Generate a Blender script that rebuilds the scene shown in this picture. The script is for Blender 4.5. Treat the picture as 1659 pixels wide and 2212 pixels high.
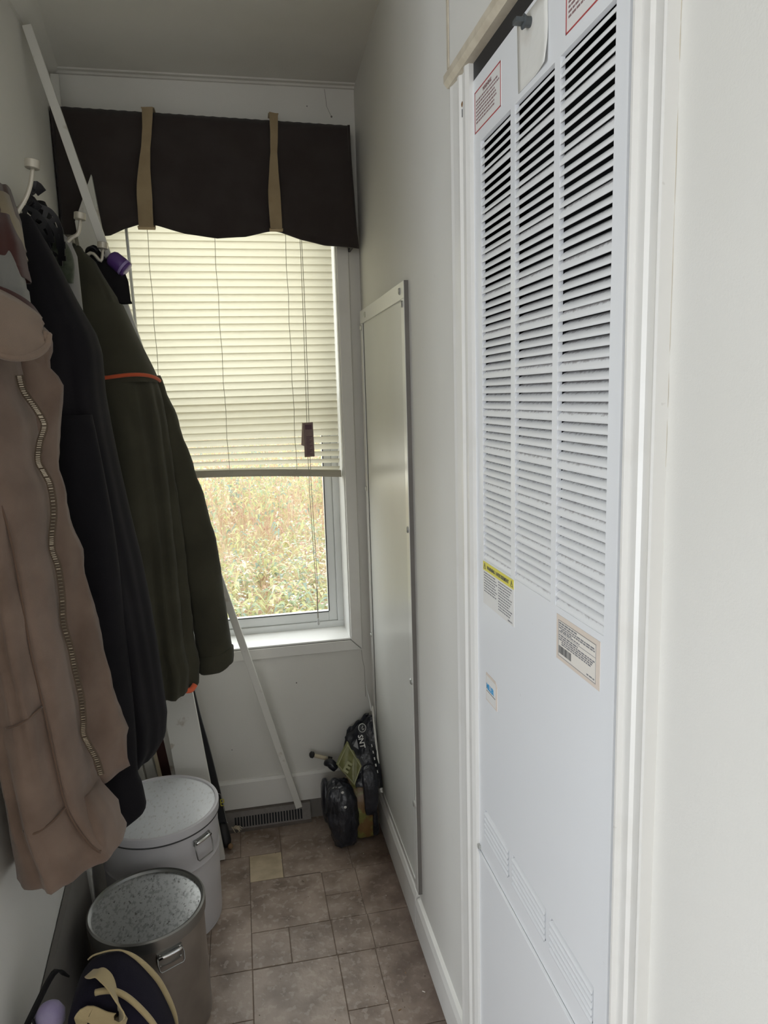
import bpy, math, random
from mathutils import Vector, Matrix
random.seed(7)
for o in list(bpy.data.objects): bpy.data.objects.remove(o, do_unlink=True)
S = bpy.context.scene
COL = S.collection
# ------------------------------------------------------------------ camera, world, lights, exposure
EYE = 1.32
def camera():
    yaw, pitch, roll = (math.radians(v) for v in (11.212, 9.244, -1.7107))
    fwd = Vector((math.sin(yaw)*math.cos(pitch), math.cos(yaw)*math.cos(pitch), -math.sin(pitch)))
    right = Vector((math.cos(yaw), -math.sin(yaw), 0)); up = right.cross(fwd)
    r = math.cos(roll)*right + math.sin(roll)*up; u = -math.sin(roll)*right + math.cos(roll)*up
    cd = bpy.data.cameras.new('camera'); cd.sensor_fit = 'HORIZONTAL'; cd.sensor_width = 36
    cd.lens = 1546.2/1659*36; cd.clip_start = .02; cd.clip_end = 300
    c = bpy.data.objects.new('camera', cd); COL.objects.link(c)
    c.matrix_world = Matrix(((r.x, u.x, -fwd.x, 0), (r.y, u.y, -fwd.y, 0), (r.z, u.z, -fwd.z, EYE), (0, 0, 0, 1)))
    S.camera = c
camera()
W = bpy.data.worlds.new('overcast'); S.world = W; W.use_nodes = True
W.node_tree.nodes['Background'].inputs[0].default_value = (.93, .96, 1, 1)
W.node_tree.nodes['Background'].inputs[1].default_value = 3.7
def area(name, loc, to, sx, sy, power, col):
    ld = bpy.data.lights.new(name, 'AREA'); ld.shape = 'RECTANGLE'; ld.size = sx; ld.size_y = sy; ld.energy = power; ld.color = col
    o = bpy.data.objects.new(name, ld); COL.objects.link(o); o.location = loc
    o.rotation_euler = (Vector(to)-Vector(loc)).to_track_quat('-Z', 'Z').to_euler()
    return o
# daylight through the glazed door of the room behind the camera, and through the window ahead
area('door_daylight', (-2.12, -.75, .62), (.4, -.35, .45), 1.1, 1.05, 52, (.84, .92, 1))
area('rear_fill', (-.75, -2.42, 1.45), (-.3, 1.0, 1.2), 1.1, 1.0, 1.6, (1, .98, .95))  # added frontal fill from behind the camera, no known source there
area('window_daylight', (-.02, 2.62, 1.55), (-.02, 1.9, 1.2), .7, 1.3, 11, (1, .98, .90))
S.view_settings.view_transform = 'Standard'; S.view_settings.look = 'None'
S.view_settings.exposure = -.22; S.view_settings.gamma = 1; S.view_settings.use_curve_mapping = False
S.cycles.use_denoising = True
S.cycles.max_bounces = 8; S.cycles.diffuse_bounces = 5; S.cycles.glossy_bounces = 3; S.cycles.transparent_max_bounces = 10
S.cycles.caustics_reflective = False; S.cycles.caustics_refractive = False
S.cycles.sample_clamp_indirect = 6

# ------------------------------------------------------------------ materials
def _n(nt, t, **kw):
    n = nt.nodes.new(t)
    for k, v in kw.items(): setattr(n, k, v)
    return n
def mat(name, col, rough=.6, metal=0, col2=None, scale=20, amount=.5, bump=0, bscale=200, spec=.5, stretch=(1, 1, 1),
        lo=.4, hi=.65, detail=4, coat=0, sheen=0, rand=0, spots=None, bdist=.002):
    """principled; col/col2 mixed by noise (col2 = stains), optional specks and fine bump"""
    m = bpy.data.materials.new(name); m.use_nodes = True; nt = m.node_tree; b = nt.nodes['Principled BSDF']
    b.inputs['Base Color'].default_value = (*col, 1); b.inputs['Roughness'].default_value = rough; b.inputs['Metallic'].default_value = metal
    b.inputs['Specular IOR Level'].default_value = spec; b.inputs['Coat Weight'].default_value = coat; b.inputs['Sheen Weight'].default_value = sheen
    geo = _n(nt, 'ShaderNodeNewGeometry'); mp = _n(nt, 'ShaderNodeMapping'); mp.inputs['Scale'].default_value = stretch
    nt.links.new(geo.outputs['Position'], mp.inputs['Vector'])
    out = None
    def noise(sc, det, vec=mp.outputs['Vector'], w=0):
        n = _n(nt, 'ShaderNodeTexNoise'); n.inputs['Scale'].default_value = sc; n.inputs['Detail'].default_value = det
        nt.links.new(vec, n.inputs['Vector']); return n.outputs['Fac']
    def ramp(fac, a, c):
        r = _n(nt, 'ShaderNodeMapRange'); r.inputs['From Min'].default_value = a; r.inputs['From Max'].default_value = c
        nt.links.new(fac, r.inputs['Value']); return r.outputs['Result']
    def mix(a, bcol, fac, typ='MIX'):
        x = _n(nt, 'ShaderNodeMix', data_type='RGBA', blend_type=typ)
        if isinstance(fac, float): x.inputs['Factor'].default_value = fac
        else: nt.links.new(fac, x.inputs['Factor'])
        if isinstance(a, tuple): x.inputs['A'].default_value = (*a, 1)
        else: nt.links.new(a, x.inputs['A'])
        if isinstance(bcol, tuple): x.inputs['B'].default_value = (*bcol, 1)
        else: nt.links.new(bcol, x.inputs['B'])
        return x.outputs['Result']
    cur = col
    if col2:
        f = ramp(noise(scale, detail), lo, hi)
        ml = _n(nt, 'ShaderNodeMath', operation='MULTIPLY'); nt.links.new(f, ml.inputs[0]); ml.inputs[1].default_value = amount
        cur = mix(cur, col2, ml.outputs[0])
    if spots:
        sc, thr, scol = spots[:3]; amt = spots[3] if len(spots) > 3 else .8
        f = ramp(noise(sc, 2), thr, thr+.05)
        ml = _n(nt, 'ShaderNodeMath', operation='MULTIPLY'); nt.links.new(f, ml.inputs[0]); ml.inputs[1].default_value = amt
        cur = mix(cur, scol, ml.outputs[0])
    if rand:
        oi = _n(nt, 'ShaderNodeObjectInfo'); r = _n(nt, 'ShaderNodeMapRange'); nt.links.new(oi.outputs['Random'], r.inputs['Value'])
        r.inputs['To Min'].default_value = 1-rand; r.inputs['To Max'].default_value = 1+rand
        cmb = _n(nt, 'ShaderNodeCombineColor')
        for i in range(3): nt.links.new(r.outputs['Result'], cmb.inputs[i])
        cur = mix(cur, cmb.outputs[0], 1.0, 'MULTIPLY')
    if not isinstance(cur, tuple): nt.links.new(cur, b.inputs['Base Color'])
    if bump:
        bp = _n(nt, 'ShaderNodeBump'); bp.inputs['Strength'].default_value = bump; bp.inputs['Distance'].default_value = bdist
        nt.links.new(noise(bscale, 3), bp.inputs['Height']); nt.links.new(bp.outputs['Normal'], b.inputs['Normal'])
    return m
M = {}
M['wall'] = mat('painted_wallboard', (.70, .685, .645), .62, col2=(.645, .63, .58), scale=3, amount=.4, bump=.12, bscale=420, spots=(26, .775, (.40, .38, .35), .35))
M['ceiling'] = mat('ceiling_paint', (.64, .625, .58), .8, col2=(.56, .545, .50), scale=4, amount=.5, bump=.2, bscale=300)
M['trim'] = mat('white_trim_paint', (.74, .725, .69), .38, col2=(.62, .59, .54), scale=14, amount=.35, lo=.55, hi=.75, spots=(60, .76, (.3, .26, .22), .5))
M['sillwhite'] = mat('white_sill_paint', (.80, .80, .78), .3, col2=(.66, .62, .55), scale=20, amount=.3, lo=.58, hi=.75)
M['vinyl'] = mat('white_window_vinyl', (.70, .715, .71), .35)
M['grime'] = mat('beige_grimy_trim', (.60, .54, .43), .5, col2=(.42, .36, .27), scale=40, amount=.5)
M['enamel'] = mat('white_enamel', (.79, .80, .815), .3, spec=.5, bump=.05, bscale=500, spots=(45, .79, (.55, .54, .52), .4))
M['louver'] = mat('dusty_shaded_louver', (.79, .795, .80), .42)
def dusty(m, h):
    """dust and painted-in shade on the upper, sloping part of each pressed louver (local height)"""
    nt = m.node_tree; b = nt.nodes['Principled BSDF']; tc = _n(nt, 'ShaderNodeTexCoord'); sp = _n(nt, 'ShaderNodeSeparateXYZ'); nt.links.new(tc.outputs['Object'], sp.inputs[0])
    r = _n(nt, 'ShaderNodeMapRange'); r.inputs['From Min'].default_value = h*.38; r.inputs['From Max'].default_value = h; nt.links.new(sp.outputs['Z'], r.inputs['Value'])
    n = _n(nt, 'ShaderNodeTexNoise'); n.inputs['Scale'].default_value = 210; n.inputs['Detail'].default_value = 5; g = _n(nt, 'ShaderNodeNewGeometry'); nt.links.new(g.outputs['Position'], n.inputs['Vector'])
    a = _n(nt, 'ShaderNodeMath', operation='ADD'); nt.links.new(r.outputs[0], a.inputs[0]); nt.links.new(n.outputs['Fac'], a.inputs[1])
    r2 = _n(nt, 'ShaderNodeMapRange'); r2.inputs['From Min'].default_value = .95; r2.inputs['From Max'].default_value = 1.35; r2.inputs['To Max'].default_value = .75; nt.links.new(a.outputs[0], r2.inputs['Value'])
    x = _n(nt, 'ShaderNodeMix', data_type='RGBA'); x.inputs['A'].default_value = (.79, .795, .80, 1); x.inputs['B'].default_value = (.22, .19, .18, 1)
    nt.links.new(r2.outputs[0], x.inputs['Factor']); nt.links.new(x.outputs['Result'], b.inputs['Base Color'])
dusty(M['louver'], .0115)  # the dark upper tone is dust plus shade between plates, put into the colour
M['dark'] = mat('dark_void', (.012, .012, .014), .9)
M['blackmetal'] = mat('black_metal', (.015, .015, .018), .5)
M['alu'] = mat('white_metal_strip', (.76, .755, .72), .28, metal=.15)
M['panel'] = mat('smooth_white_panel', (.70, .70, .66), .34, spec=.5, col2=(.62, .61, .57), scale=5, amount=.35)
M['steelscrew'] = mat('screw_metal', (.55, .55, .52), .35, metal=.6)
M['grout'] = mat('dark_joint', (.185, .142, .115), .9)
M['tile'] = mat('stone_look_tile', (.37, .29, .238), .42, col2=(.12, .080, .058), scale=12, amount=.88, bump=.5, bscale=60, rand=.07, lo=.40, hi=.72, detail=15, spots=(60, .56, (.47, .395, .34), .45))
def grime_along_wall(m):
    """brown dirt collected in patches along the right-hand skirting"""
    nt = m.node_tree; b = nt.nodes['Principled BSDF']; src = b.inputs['Base Color'].links[0].from_socket; g = _n(nt, 'ShaderNodeNewGeometry'); sp = _n(nt, 'ShaderNodeSeparateXYZ'); nt.links.new(g.outputs['Position'], sp.inputs[0])
    r = _n(nt, 'ShaderNodeMapRange'); r.inputs['From Min'].default_value = .20; r.inputs['From Max'].default_value = .37; nt.links.new(sp.outputs['X'], r.inputs['Value'])
    n = _n(nt, 'ShaderNodeTexNoise'); n.inputs['Scale'].default_value = 16; n.inputs['Detail'].default_value = 8; nt.links.new(g.outputs['Position'], n.inputs['Vector'])
    a = _n(nt, 'ShaderNodeMath', operation='ADD'); nt.links.new(r.outputs[0], a.inputs[0]); nt.links.new(n.outputs['Fac'], a.inputs[1])
    r2 = _n(nt, 'ShaderNodeMapRange'); r2.inputs['From Min'].default_value = .78; r2.inputs['From Max'].default_value = 1.45; r2.inputs['To Max'].default_value = .85; nt.links.new(a.outputs[0], r2.inputs['Value'])
    x = _n(nt, 'ShaderNodeMix', data_type='RGBA'); nt.links.new(src, x.inputs['A']); x.inputs['B'].default_value = (.085, .05, .035, 1); nt.links.new(r2.outputs[0], x.inputs['Factor']); nt.links.new(x.outputs['Result'], b.inputs['Base Color'])
grime_along_wall(M['tile'])
M['tileyellow'] = mat('ochre_stone_tile', (.60, .49, .34), .45, col2=(.40, .32, .21), scale=24, amount=.7, bump=.3, bscale=70, detail=8)
M['register'] = mat('grey_brown_register', (.145, .125, .11), .45, col2=(.10, .085, .07), scale=60, amount=.5)
M['galv'] = mat('galvanised_steel', (.54, .55, .55), .36, metal=.8, col2=(.32, .325, .325), scale=150, amount=.8, lo=.5, hi=.62, stretch=(1, .55, 1), detail=7, spots=(210, .645, (.10, .09, .085), .8))
M['steel'] = mat('dull_steel', (.40, .375, .345), .34, metal=.85, col2=(.27, .25, .23), scale=12, amount=.5)
M['steeldark'] = mat('steel_rim', (.34, .34, .325), .3, metal=.9)
M['chrome'] = mat('bright_handle_metal', (.78, .78, .78), .18, metal=1)
M['canwhite'] = mat('white_painted_can', (.60, .585, .60), .4, col2=(.52, .505, .52), scale=8, amount=.4, spots=(26, .80, (.08, .07, .07), .9))
M['canlid'] = mat('scuffed_white_lid', (.70, .715, .73), .24, col2=(.50, .49, .47), scale=130, amount=.6, lo=.55, hi=.68, stretch=(1, .5, 1), detail=7, spots=(230, .70, (.24, .21, .19), .7))
M['canline'] = mat('dark_can_groove', (.06, .058, .06), .6)
M['wood'] = mat('brown_wood', (.30, .18, .09), .6, col2=(.17, .09, .045), scale=30, amount=.6, stretch=(4, 4, .4))
M['redwood'] = mat('dark_red_wood', (.065, .022, .02), .5)
M['creamwood'] = mat('cream_wood', (.62, .55, .40), .5, col2=(.5, .42, .29), scale=25, amount=.5)
M['stickwhite'] = mat('chipped_white_stick', (.69, .675, .63), .45, col2=(.40, .34, .27), scale=26, amount=.7, lo=.62, hi=.7)
M['boardgrey'] = mat('dim_grey_board', (.19, .175, .16), .6, col2=(.13, .12, .11), scale=9, amount=.5)
def fabric(name, col, col2=None, amount=.4, scale=9, bs=900, rough=.95, bump=.5, sheen=.2): return mat(name, col, rough, col2=col2, scale=scale, amount=amount, bump=bump, bscale=bs, spec=.15, sheen=sheen, bdist=.001)
M['tan'] = fabric('tan_duck_canvas', (.195, .136, .104), (.118, .079, .059), .65, 11, 1100)
M['tandark'] = fabric('tan_seam', (.12, .075, .052))
M['corduroy'] = fabric('tan_corduroy', (.245, .175, .130), (.17, .12, .088), .5, 14, 700)
M['brass'] = mat('brass_zip', (.30, .25, .18), .4, metal=.5)
M['ziptape'] = fabric('zip_tape', (.10, .072, .05))
M['navy'] = fabric('near_black_navy_wool', (.0105, .0096, .0115), (.0155, .014, .0165), .6, 8, 700, sheen=.04)
M['olive'] = fabric('olive_canvas', (.055, .052, .036), (.035, .033, .023), .6, 9, 800, sheen=.08)
M['orange'] = fabric('orange_piping', (.55, .10, .04))
M['orangelining'] = fabric('orange_lining', (.85, .17, .08))
M['greycloth'] = fabric('pale_grey_cloth', (.30, .29, .28))
M['pinkcloth'] = fabric('dusty_pink_cloth', (.105, .072, .062), (.07, .047, .04), .6, 40)
M['maroon'] = fabric('maroon_knit', (.060, .024, .020))
M['whitecloth'] = fabric('off_white_cloth', (.20, .195, .18))
M['sandcloth'] = fabric('sand_cloth', (.24, .195, .13))
M['valance'] = fabric('dark_brown_valance', (.038, .030, .028), (.050, .042, .040), .6, 14, 900, bump=.6)
M['khaki'] = fabric('khaki_tie', (.36, .275, .165), (.26, .19, .11), .5, 22)
M['bagnavy'] = fabric('dark_navy_bag', (.011, .0095, .018), (.016, .014, .025), .5, 16, 600, sheen=.02)
M['bagkhaki'] = fabric('khaki_webbing', (.42, .335, .185), (.34, .26, .14), .4, 18)
M['lavender'] = fabric('lavender_cloth', (.28, .235, .40), (.40, .37, .50), .6, 30)
M['blackcloth'] = fabric('black_cloth', (.012, .011, .012), sheen=.03)
M['capblack'] = mat('black_plastic', (.012, .011, .013), .4)
M['purple'] = mat('purple_plastic', (.10, .045, .21), .35)
M['purplelight'] = mat('pale_purple_rim', (.33, .25, .50), .3)
M['hook'] = mat('cream_hook_metal', (.56, .52, .44), .32, metal=.35)
M['paper'] = mat('label_paper', (.76, .745, .72), .45)
M['paperold'] = mat('old_paper', (.74, .73, .69), .5, col2=(.60, .54, .46), scale=26, amount=.5, lo=.5, hi=.75, bump=.4, bscale=60)
M['papertan'] = mat('peach_label_border', (.70, .61, .53), .5)
M['papercream'] = mat('cream_label', (.75, .71, .65), .5)
M['yellow'] = mat('yellow_label', (.74, .66, .10), .45)
M['ink'] = mat('dark_ink', (.10, .10, .10), .6)
M['inkgrey'] = mat('grey_ink', (.21, .21, .22), .6)
M['redink'] = mat('red_ink', (.42, .06, .06), .5)
M['redtext'] = mat('maroon_ink', (.25, .15, .15), .6)
M['blueink'] = mat('blue_ink', (.06, .33, .62), .5)
M['greyplastic'] = mat('grey_plastic', (.075, .085, .09), .45)
M['tag'] = mat('mauve_card_tag', (.235, .165, .15), .6, col2=(.19, .12, .12), scale=60, amount=.5)
M['tagink'] = mat('tag_ink', (.10, .045, .06), .6)
M['cord'] = mat('blind_cord', (.42, .40, .33), .7)
M['rail'] = mat('blind_bottom_rail', (.42, .39, .31), .45)
M['sackblack'] = mat('black_plastic_film', (.013, .014, .019), .28, bump=.7, bscale=70, col2=(.03, .032, .042), scale=30, amount=.7, bdist=.004)
M['sackolive'] = mat('olive_printed_film', (.155, .155, .055), .35, col2=(.24, .24, .12), scale=25, amount=.6, bump=.5, bscale=60, bdist=.003)
M['sackgreen'] = mat('lime_printed_film', (.19, .19, .055), .35, col2=(.17, .085, .03), scale=28, amount=.9, bump=.5, bscale=70, lo=.42, hi=.55, bdist=.003)
M['sackprint'] = mat('pale_print', (.62, .62, .60), .45)
M['sackolive2'] = mat('pale_olive_print', (.30, .30, .17), .45)
M['rubber'] = mat('black_rubber', (.012, .012, .013), .55)
M['shaft'] = mat('black_shaft', (.013, .0135, .016), .45)
M['outground'] = mat('dry_grass_ground', (.52, .43, .27), .95, col2=(.36, .33, .17), scale=1.5, amount=.7)
def translucent(name, col, tcol, fac):
    m = bpy.data.materials.new(name); m.use_nodes = True; nt = m.node_tree; nt.nodes.clear()
    o = _n(nt, 'ShaderNodeOutputMaterial'); d = _n(nt, 'ShaderNodeBsdfDiffuse'); t = _n(nt, 'ShaderNodeBsdfTranslucent'); x = _n(nt, 'ShaderNodeMixShader')
    d.inputs[0].default_value = (*col, 1); t.inputs[0].default_value = (*tcol, 1); x.inputs[0].default_value = fac
    nt.links.new(d.outputs[0], x.inputs[1]); nt.links.new(t.outputs[0], x.inputs[2]); nt.links.new(x.outputs[0], o.inputs[0]); return m
M['slat'] = translucent('cream_vinyl_slat', (.74, .72, .65), (.71, .695, .625), .75)
def glass():
    m = bpy.data.materials.new('window_glass'); m.use_nodes = True; nt = m.node_tree; nt.nodes.clear()
    o = _n(nt, 'ShaderNodeOutputMaterial'); t = _n(nt, 'ShaderNodeBsdfTransparent'); g = _n(nt, 'ShaderNodeBsdfGlossy'); x = _n(nt, 'ShaderNodeMixShader')
    t.inputs[0].default_value = (.97, .98, .97, 1); g.inputs['Roughness'].default_value = .03; x.inputs[0].default_value = .04
    nt.links.new(t.outputs[0], x.inputs[1]); nt.links.new(g.outputs[0], x.inputs[2]); nt.links.new(x.outputs[0], o.inputs[0]); return m
M['glass'] = glass()

# ------------------------------------------------------------------ mesh helpers
class MB:
    def __init__(s): s.v = []; s.f = []; s.mi = []
    def add(s, vs, fs, mi=0):
        b = len(s.v); s.v += [tuple(v) for v in vs]; s.f += [tuple(b+i for i in f) for f in fs]; s.mi += [mi]*len(fs); return s
    def box(s, x0, x1, y0, y1, z0, z1, mi=0):
        return s.add([(x0, y0, z0), (x1, y0, z0), (x1, y1, z0), (x0, y1, z0), (x0, y0, z1), (x1, y0, z1), (x1, y1, z1), (x0, y1, z1)],
                     [(0, 3, 2, 1), (4, 5, 6, 7), (0, 1, 5, 4), (1, 2, 6, 5), (2, 3, 7, 6), (3, 0, 4, 7)], mi)
    def beam(s, a, b, wdir, w, t, mi=0, w2=None, cut=0):
        """rectangular bar a->b, width w along wdir, thickness t"""
        a = Vector(a); b = Vector(b); d = (b-a).normalized(); wd = Vector(wdir); wd = (wd-d*wd.dot(d)).normalized(); td = d.cross(wd)
        w2 = w if w2 is None else w2; vs = []
        for p, ww, c in ((a, w, 0), (b, w2, cut)):
            for sw, st in ((-1, -1), (1, -1), (1, 1), (-1, 1)): vs.append(p+wd*ww/2*sw+td*t/2*st+d*(c*sw/2))
        return s.add(vs, [(0, 3, 2, 1), (4, 5, 6, 7), (0, 1, 5, 4), (1, 2, 6, 5), (2, 3, 7, 6), (3, 0, 4, 7)], mi)
    def loft(s, rings, cap=True, closed=True, mi=0):
        n = len(rings[0]); vs = [p for r in rings for p in r]; fs = []
        for i in range(len(rings)-1):
            for j in range(n if closed else n-1):
                k = (j+1) % n; fs.append((i*n+j, i*n+k, (i+1)*n+k, (i+1)*n+j))
        if cap and closed: fs += [tuple(range(n-1, -1, -1)), tuple((len(rings)-1)*n+j for j in range(n))]
        return s.add(vs, fs, mi)
    def tube(s, path, r, n=8, cap=True, mi=0, flat=1, side=None):
        P = [Vector(p) for p in path]; rings = []; up = None
        for i, p in enumerate(P):
            d = (P[min(i+1, len(P)-1)]-P[max(i-1, 0)]).normalized()
            if up is None:
                up = Vector(side) if side else (Vector((0, 0, 1)) if abs(d.z) < .9 else Vector((1, 0, 0)))
            a = (up-d*up.dot(d)).normalized(); up = a; b = d.cross(a); rr = r[i] if isinstance(r, (list, tuple)) else r
            rings.append([p+a*rr*math.cos(2*math.pi*j/n)+b*rr*flat*math.sin(2*math.pi*j/n) for j in range(n)])
        return s.loft(rings, cap, mi=mi)
    def ribbon(s, path, wd, w, t, mi=0):
        """thin strap along path; wd width direction (per point or one)"""
        P = [Vector(p) for p in path]; rings = []
        for i, p in enumerate(P):
            d = (P[min(i+1, len(P)-1)]-P[max(i-1, 0)]).normalized(); q = Vector(wd[i] if isinstance(wd[0], (tuple, list, Vector)) else wd)
            q = (q-d*q.dot(d)).normalized(); nrm = d.cross(q); ww = w[i] if isinstance(w, (list, tuple)) else w
            rings.append([p+q*ww/2+nrm*t/2, p-q*ww/2+nrm*t/2, p-q*ww/2-nrm*t/2, p+q*ww/2-nrm*t/2])
        return s.loft(rings, mi=mi)
    def disc_lathe(s, c, prof, n=64, mi=0):
        """profile [(r,z)...] turned about vertical axis through c=(x,y)"""
        rings = [[(c[0]+r*math.cos(2*math.pi*j/n), c[1]+r*math.sin(2*math.pi*j/n), z) for j in range(n)] for r, z in prof]
        return s.loft(rings, True, mi=mi)
    def mesh(s, name):
        me = bpy.data.meshes.new(name); me.from_pydata(s.v, [], s.f); me.update(); return me
    def build(s, name, m, parent=None, smooth=False, bevel=0, sub=0, auto=False):
        me = s.mesh(name)
        for q in (m if isinstance(m, (list, tuple)) else [m]): me.materials.append(M[q] if isinstance(q, str) else q)
        for p, i in zip(me.polygons, s.mi): p.material_index = i
        if smooth: me.polygons.foreach_set('use_smooth', [True]*len(me.polygons))
        o = bpy.data.objects.new(name, me); COL.objects.link(o)
        if parent: o.parent = parent
        if bevel:
            b = o.modifiers.new('bevel', 'BEVEL'); b.width = bevel; b.segments = 2; b.limit_method = 'ANGLE'
        if sub:
            q = o.modifiers.new('sub', 'SUBSURF'); q.levels = sub; q.render_levels = sub
        if auto: me.set_sharp_from_angle(angle=math.radians(40))
        return o
def tag(o, label=None, cat=None, group=None, kind=None):
    for k, v in (('label', label), ('category', cat), ('group', group), ('kind', kind)):
        if v: o[k] = v
    return o
def thing(name, label, cat, group=None):
    o = bpy.data.objects.new(name, None); COL.objects.link(o); o.empty_display_size = .05; return tag(o, label, cat, group)
def struct(name, mb, m, label=None, cat=None, bevel=0, smooth=False):
    return tag(mb.build(name, m, bevel=bevel, smooth=smooth), label, cat, kind='structure')
def instance(name, me, parent, loc=(0, 0, 0), rot=None):
    o = bpy.data.objects.new(name, me); COL.objects.link(o); o.parent = parent; o.location = loc
    if rot: o.rotation_euler = rot
    return o
def lerp(a, b, t): return a+(b-a)*t
def interp(pts, z):
    """pts list of (x,z) with z decreasing -> x at z"""
    if z >= pts[0][1]: return pts[0][0]
    for (x0, z0), (x1, z1) in zip(pts, pts[1:]):
        if z0 >= z >= z1: return lerp(x0, x1, (z0-z)/max(z0-z1, 1e-6))
    return pts[-1][0]
def smooth_path(P, k=4):
    P = [Vector(p) for p in P]; out = []
    for i in range(len(P)-1):
        p0 = P[max(i-1, 0)]; p1 = P[i]; p2 = P[i+1]; p3 = P[min(i+2, len(P)-1)]
        for j in range(k):
            t = j/k
            out.append(.5*((2*p1)+(p2-p0)*t+(2*p0-5*p1+4*p2-p3)*t*t+(3*p1-p0-3*p2+p3)*t**3))
    return out+[P[-1]]
def text_mesh(name, body, size, m, parent, origin, xdir, ydir, align='LEFT', xs=1, extrude=.0002, bold=0):
    cu = bpy.data.curves.new(name, 'FONT'); cu.body = body; cu.size = size; cu.align_x = align; cu.extrude = extrude; cu.offset = bold; cu.resolution_u = 2
    t = bpy.data.objects.new('tmp', cu); COL.objects.link(t)
    me = bpy.data.meshes.new_from_object(t.evaluated_get(bpy.context.evaluated_depsgraph_get())); bpy.data.objects.remove(t, do_unlink=True)
    me.name = name; X = Vector(xdir).normalized()*xs; Y = Vector(ydir).normalized(); Zv = X.cross(Y).normalized()
    me.transform(Matrix(((X.x, Y.x, Zv.x, origin[0]), (X.y, Y.y, Zv.y, origin[1]), (X.z, Y.z, Zv.z, origin[2]), (0, 0, 0, 1))))
    me.materials.clear(); me.materials.append(M[m]); o = bpy.data.objects.new(name, me); COL.objects.link(o); o.parent = parent; return o

XL, XR, YB, ZC = -.418, .37, 2.12, 2.20
# ------------------------------------------------------------------ room shell
WX0, WX1, WZ0, WZ1 = -.345, .303, .575, 2.00          # window opening
wb = MB(); T = .14
wb.box(XL-.1, WX0, YB, YB+T, 0, ZC+.06); wb.box(WX1, XR+.1, YB, YB+T, 0, ZC+.06)
wb.box(WX0, WX1, YB, YB+T, 0, WZ0); wb.box(WX0, WX1, YB, YB+T, WZ1, ZC+.06)
struct('wall_back', wb, 'wall')
FY0, FY1, FZ1 = .625, 1.088, 1.80                     # furnace opening
wr = MB()
wr.box(XR, XR+.1, FY1, YB, 0, ZC+.06); wr.box(XR, XR+.1, -2.3, FY0, 0, ZC+.06); wr.box(XR, XR+.1, FY0, FY1, FZ1, ZC+.06)
struct('wall_right', wr, 'wall')
LY0 = .78                                             # the passage opens to the room behind the camera here
struct('wall_left', MB().box(XL-.1, XL, LY0, YB, 0, ZC+.06), 'wall')
struct('wall_return', MB().box(-2.1, XL-.1, LY0, LY0+.1, 0, ZC+.06), 'wall')
wd = MB(); DY0, DY1 = -1.3, -.2                       # glazed door opening in the far left wall behind the camera
wd.box(-2.1, -2.0, LY0, DY1, 0, ZC+.06); wd.box(-2.1, -2.0, DY0, -2.3, 0, ZC+.06); wd.box(-2.1, -2.0, DY0, DY1, 1.98, ZC+.06)
struct('wall_side', wd, 'wall')
RW = (-1.35, -.15, .9, 2.0)
wq = MB(); wq.box(-2.1, RW[0], -2.4, -2.3, 0, ZC+.06); wq.box(RW[1], XR+.1, -2.4, -2.3, 0, ZC+.06); wq.box(RW[0], RW[1], -2.4, -2.3, 0, RW[2]); wq.box(RW[0], RW[1], -2.4, -2.3, RW[3], ZC+.06)
struct('wall_rear', wq, 'wall')
rf_ = MB()
for a in ((RW[0], RW[0]+.05, -2.38, -2.32, RW[2], RW[3]), (RW[1]-.05, RW[1], -2.38, -2.32, RW[2], RW[3]), (RW[0], RW[1], -2.38, -2.32, RW[3]-.05, RW[3]), (RW[0], RW[1], -2.38, -2.32, RW[2], RW[2]+.05)): rf_.box(*a)
struct('added_rear_window', rf_, 'vinyl')  # unseen window, added to go with the rear fill lamp
struct('ceiling', MB().box(-2.1, XR+.1, -2.4, YB+T, ZC, ZC+.06), 'ceiling')
fr = MB()
for a in ((-2.08, -2.02, DY0, DY0+.06, 0, 1.98), (-2.08, -2.02, DY1-.06, DY1, 0, 1.98), (-2.08, -2.02, DY0, DY1, 1.92, 1.98), (-2.08, -2.02, DY0, DY1, 0, .08)): fr.box(*a)
struct('door_1', fr, 'vinyl')

# floor and its tiles
floor = struct('floor', MB().box(-2.1, XR+.1, -2.4, YB+T, -.08, -.0016), 'grout')
tiles = []
def tile(x0, x1, y0, y1, m='tile'):
    g = .0008; w = (x1-x0)/2-g; d = (y1-y0)/2-g; e = .0012
    if w < .004 or d < .004: return
    b = MB(); b.add([(-w, -d, -.004), (w, -d, -.004), (w, d, -.004), (-w, d, -.004), (-w, -d, -.0006), (w, -d, -.0006), (w, d, -.0006), (-w, d, -.0006),
                     (-w+e, -d+e, 0), (w-e, -d+e, 0), (w-e, d-e, 0), (-w+e, d-e, 0)],
                    [(0, 1, 5, 4), (1, 2, 6, 5), (2, 3, 7, 6), (3, 0, 4, 7), (4, 5, 9, 8), (5, 6, 10, 9), (6, 7, 11, 10), (7, 4, 8, 11), (8, 9, 10, 11)])
    o = b.build('tile', m, floor); o.location = ((x0+x1)/2, (y0+y1)/2, 0)
gx = [-.418, -.245, -.145, -.045, .048, .153, .248, .37]; gy = [1.955, 1.838, 1.745, 1.642, 1.523, 1.385]
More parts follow.
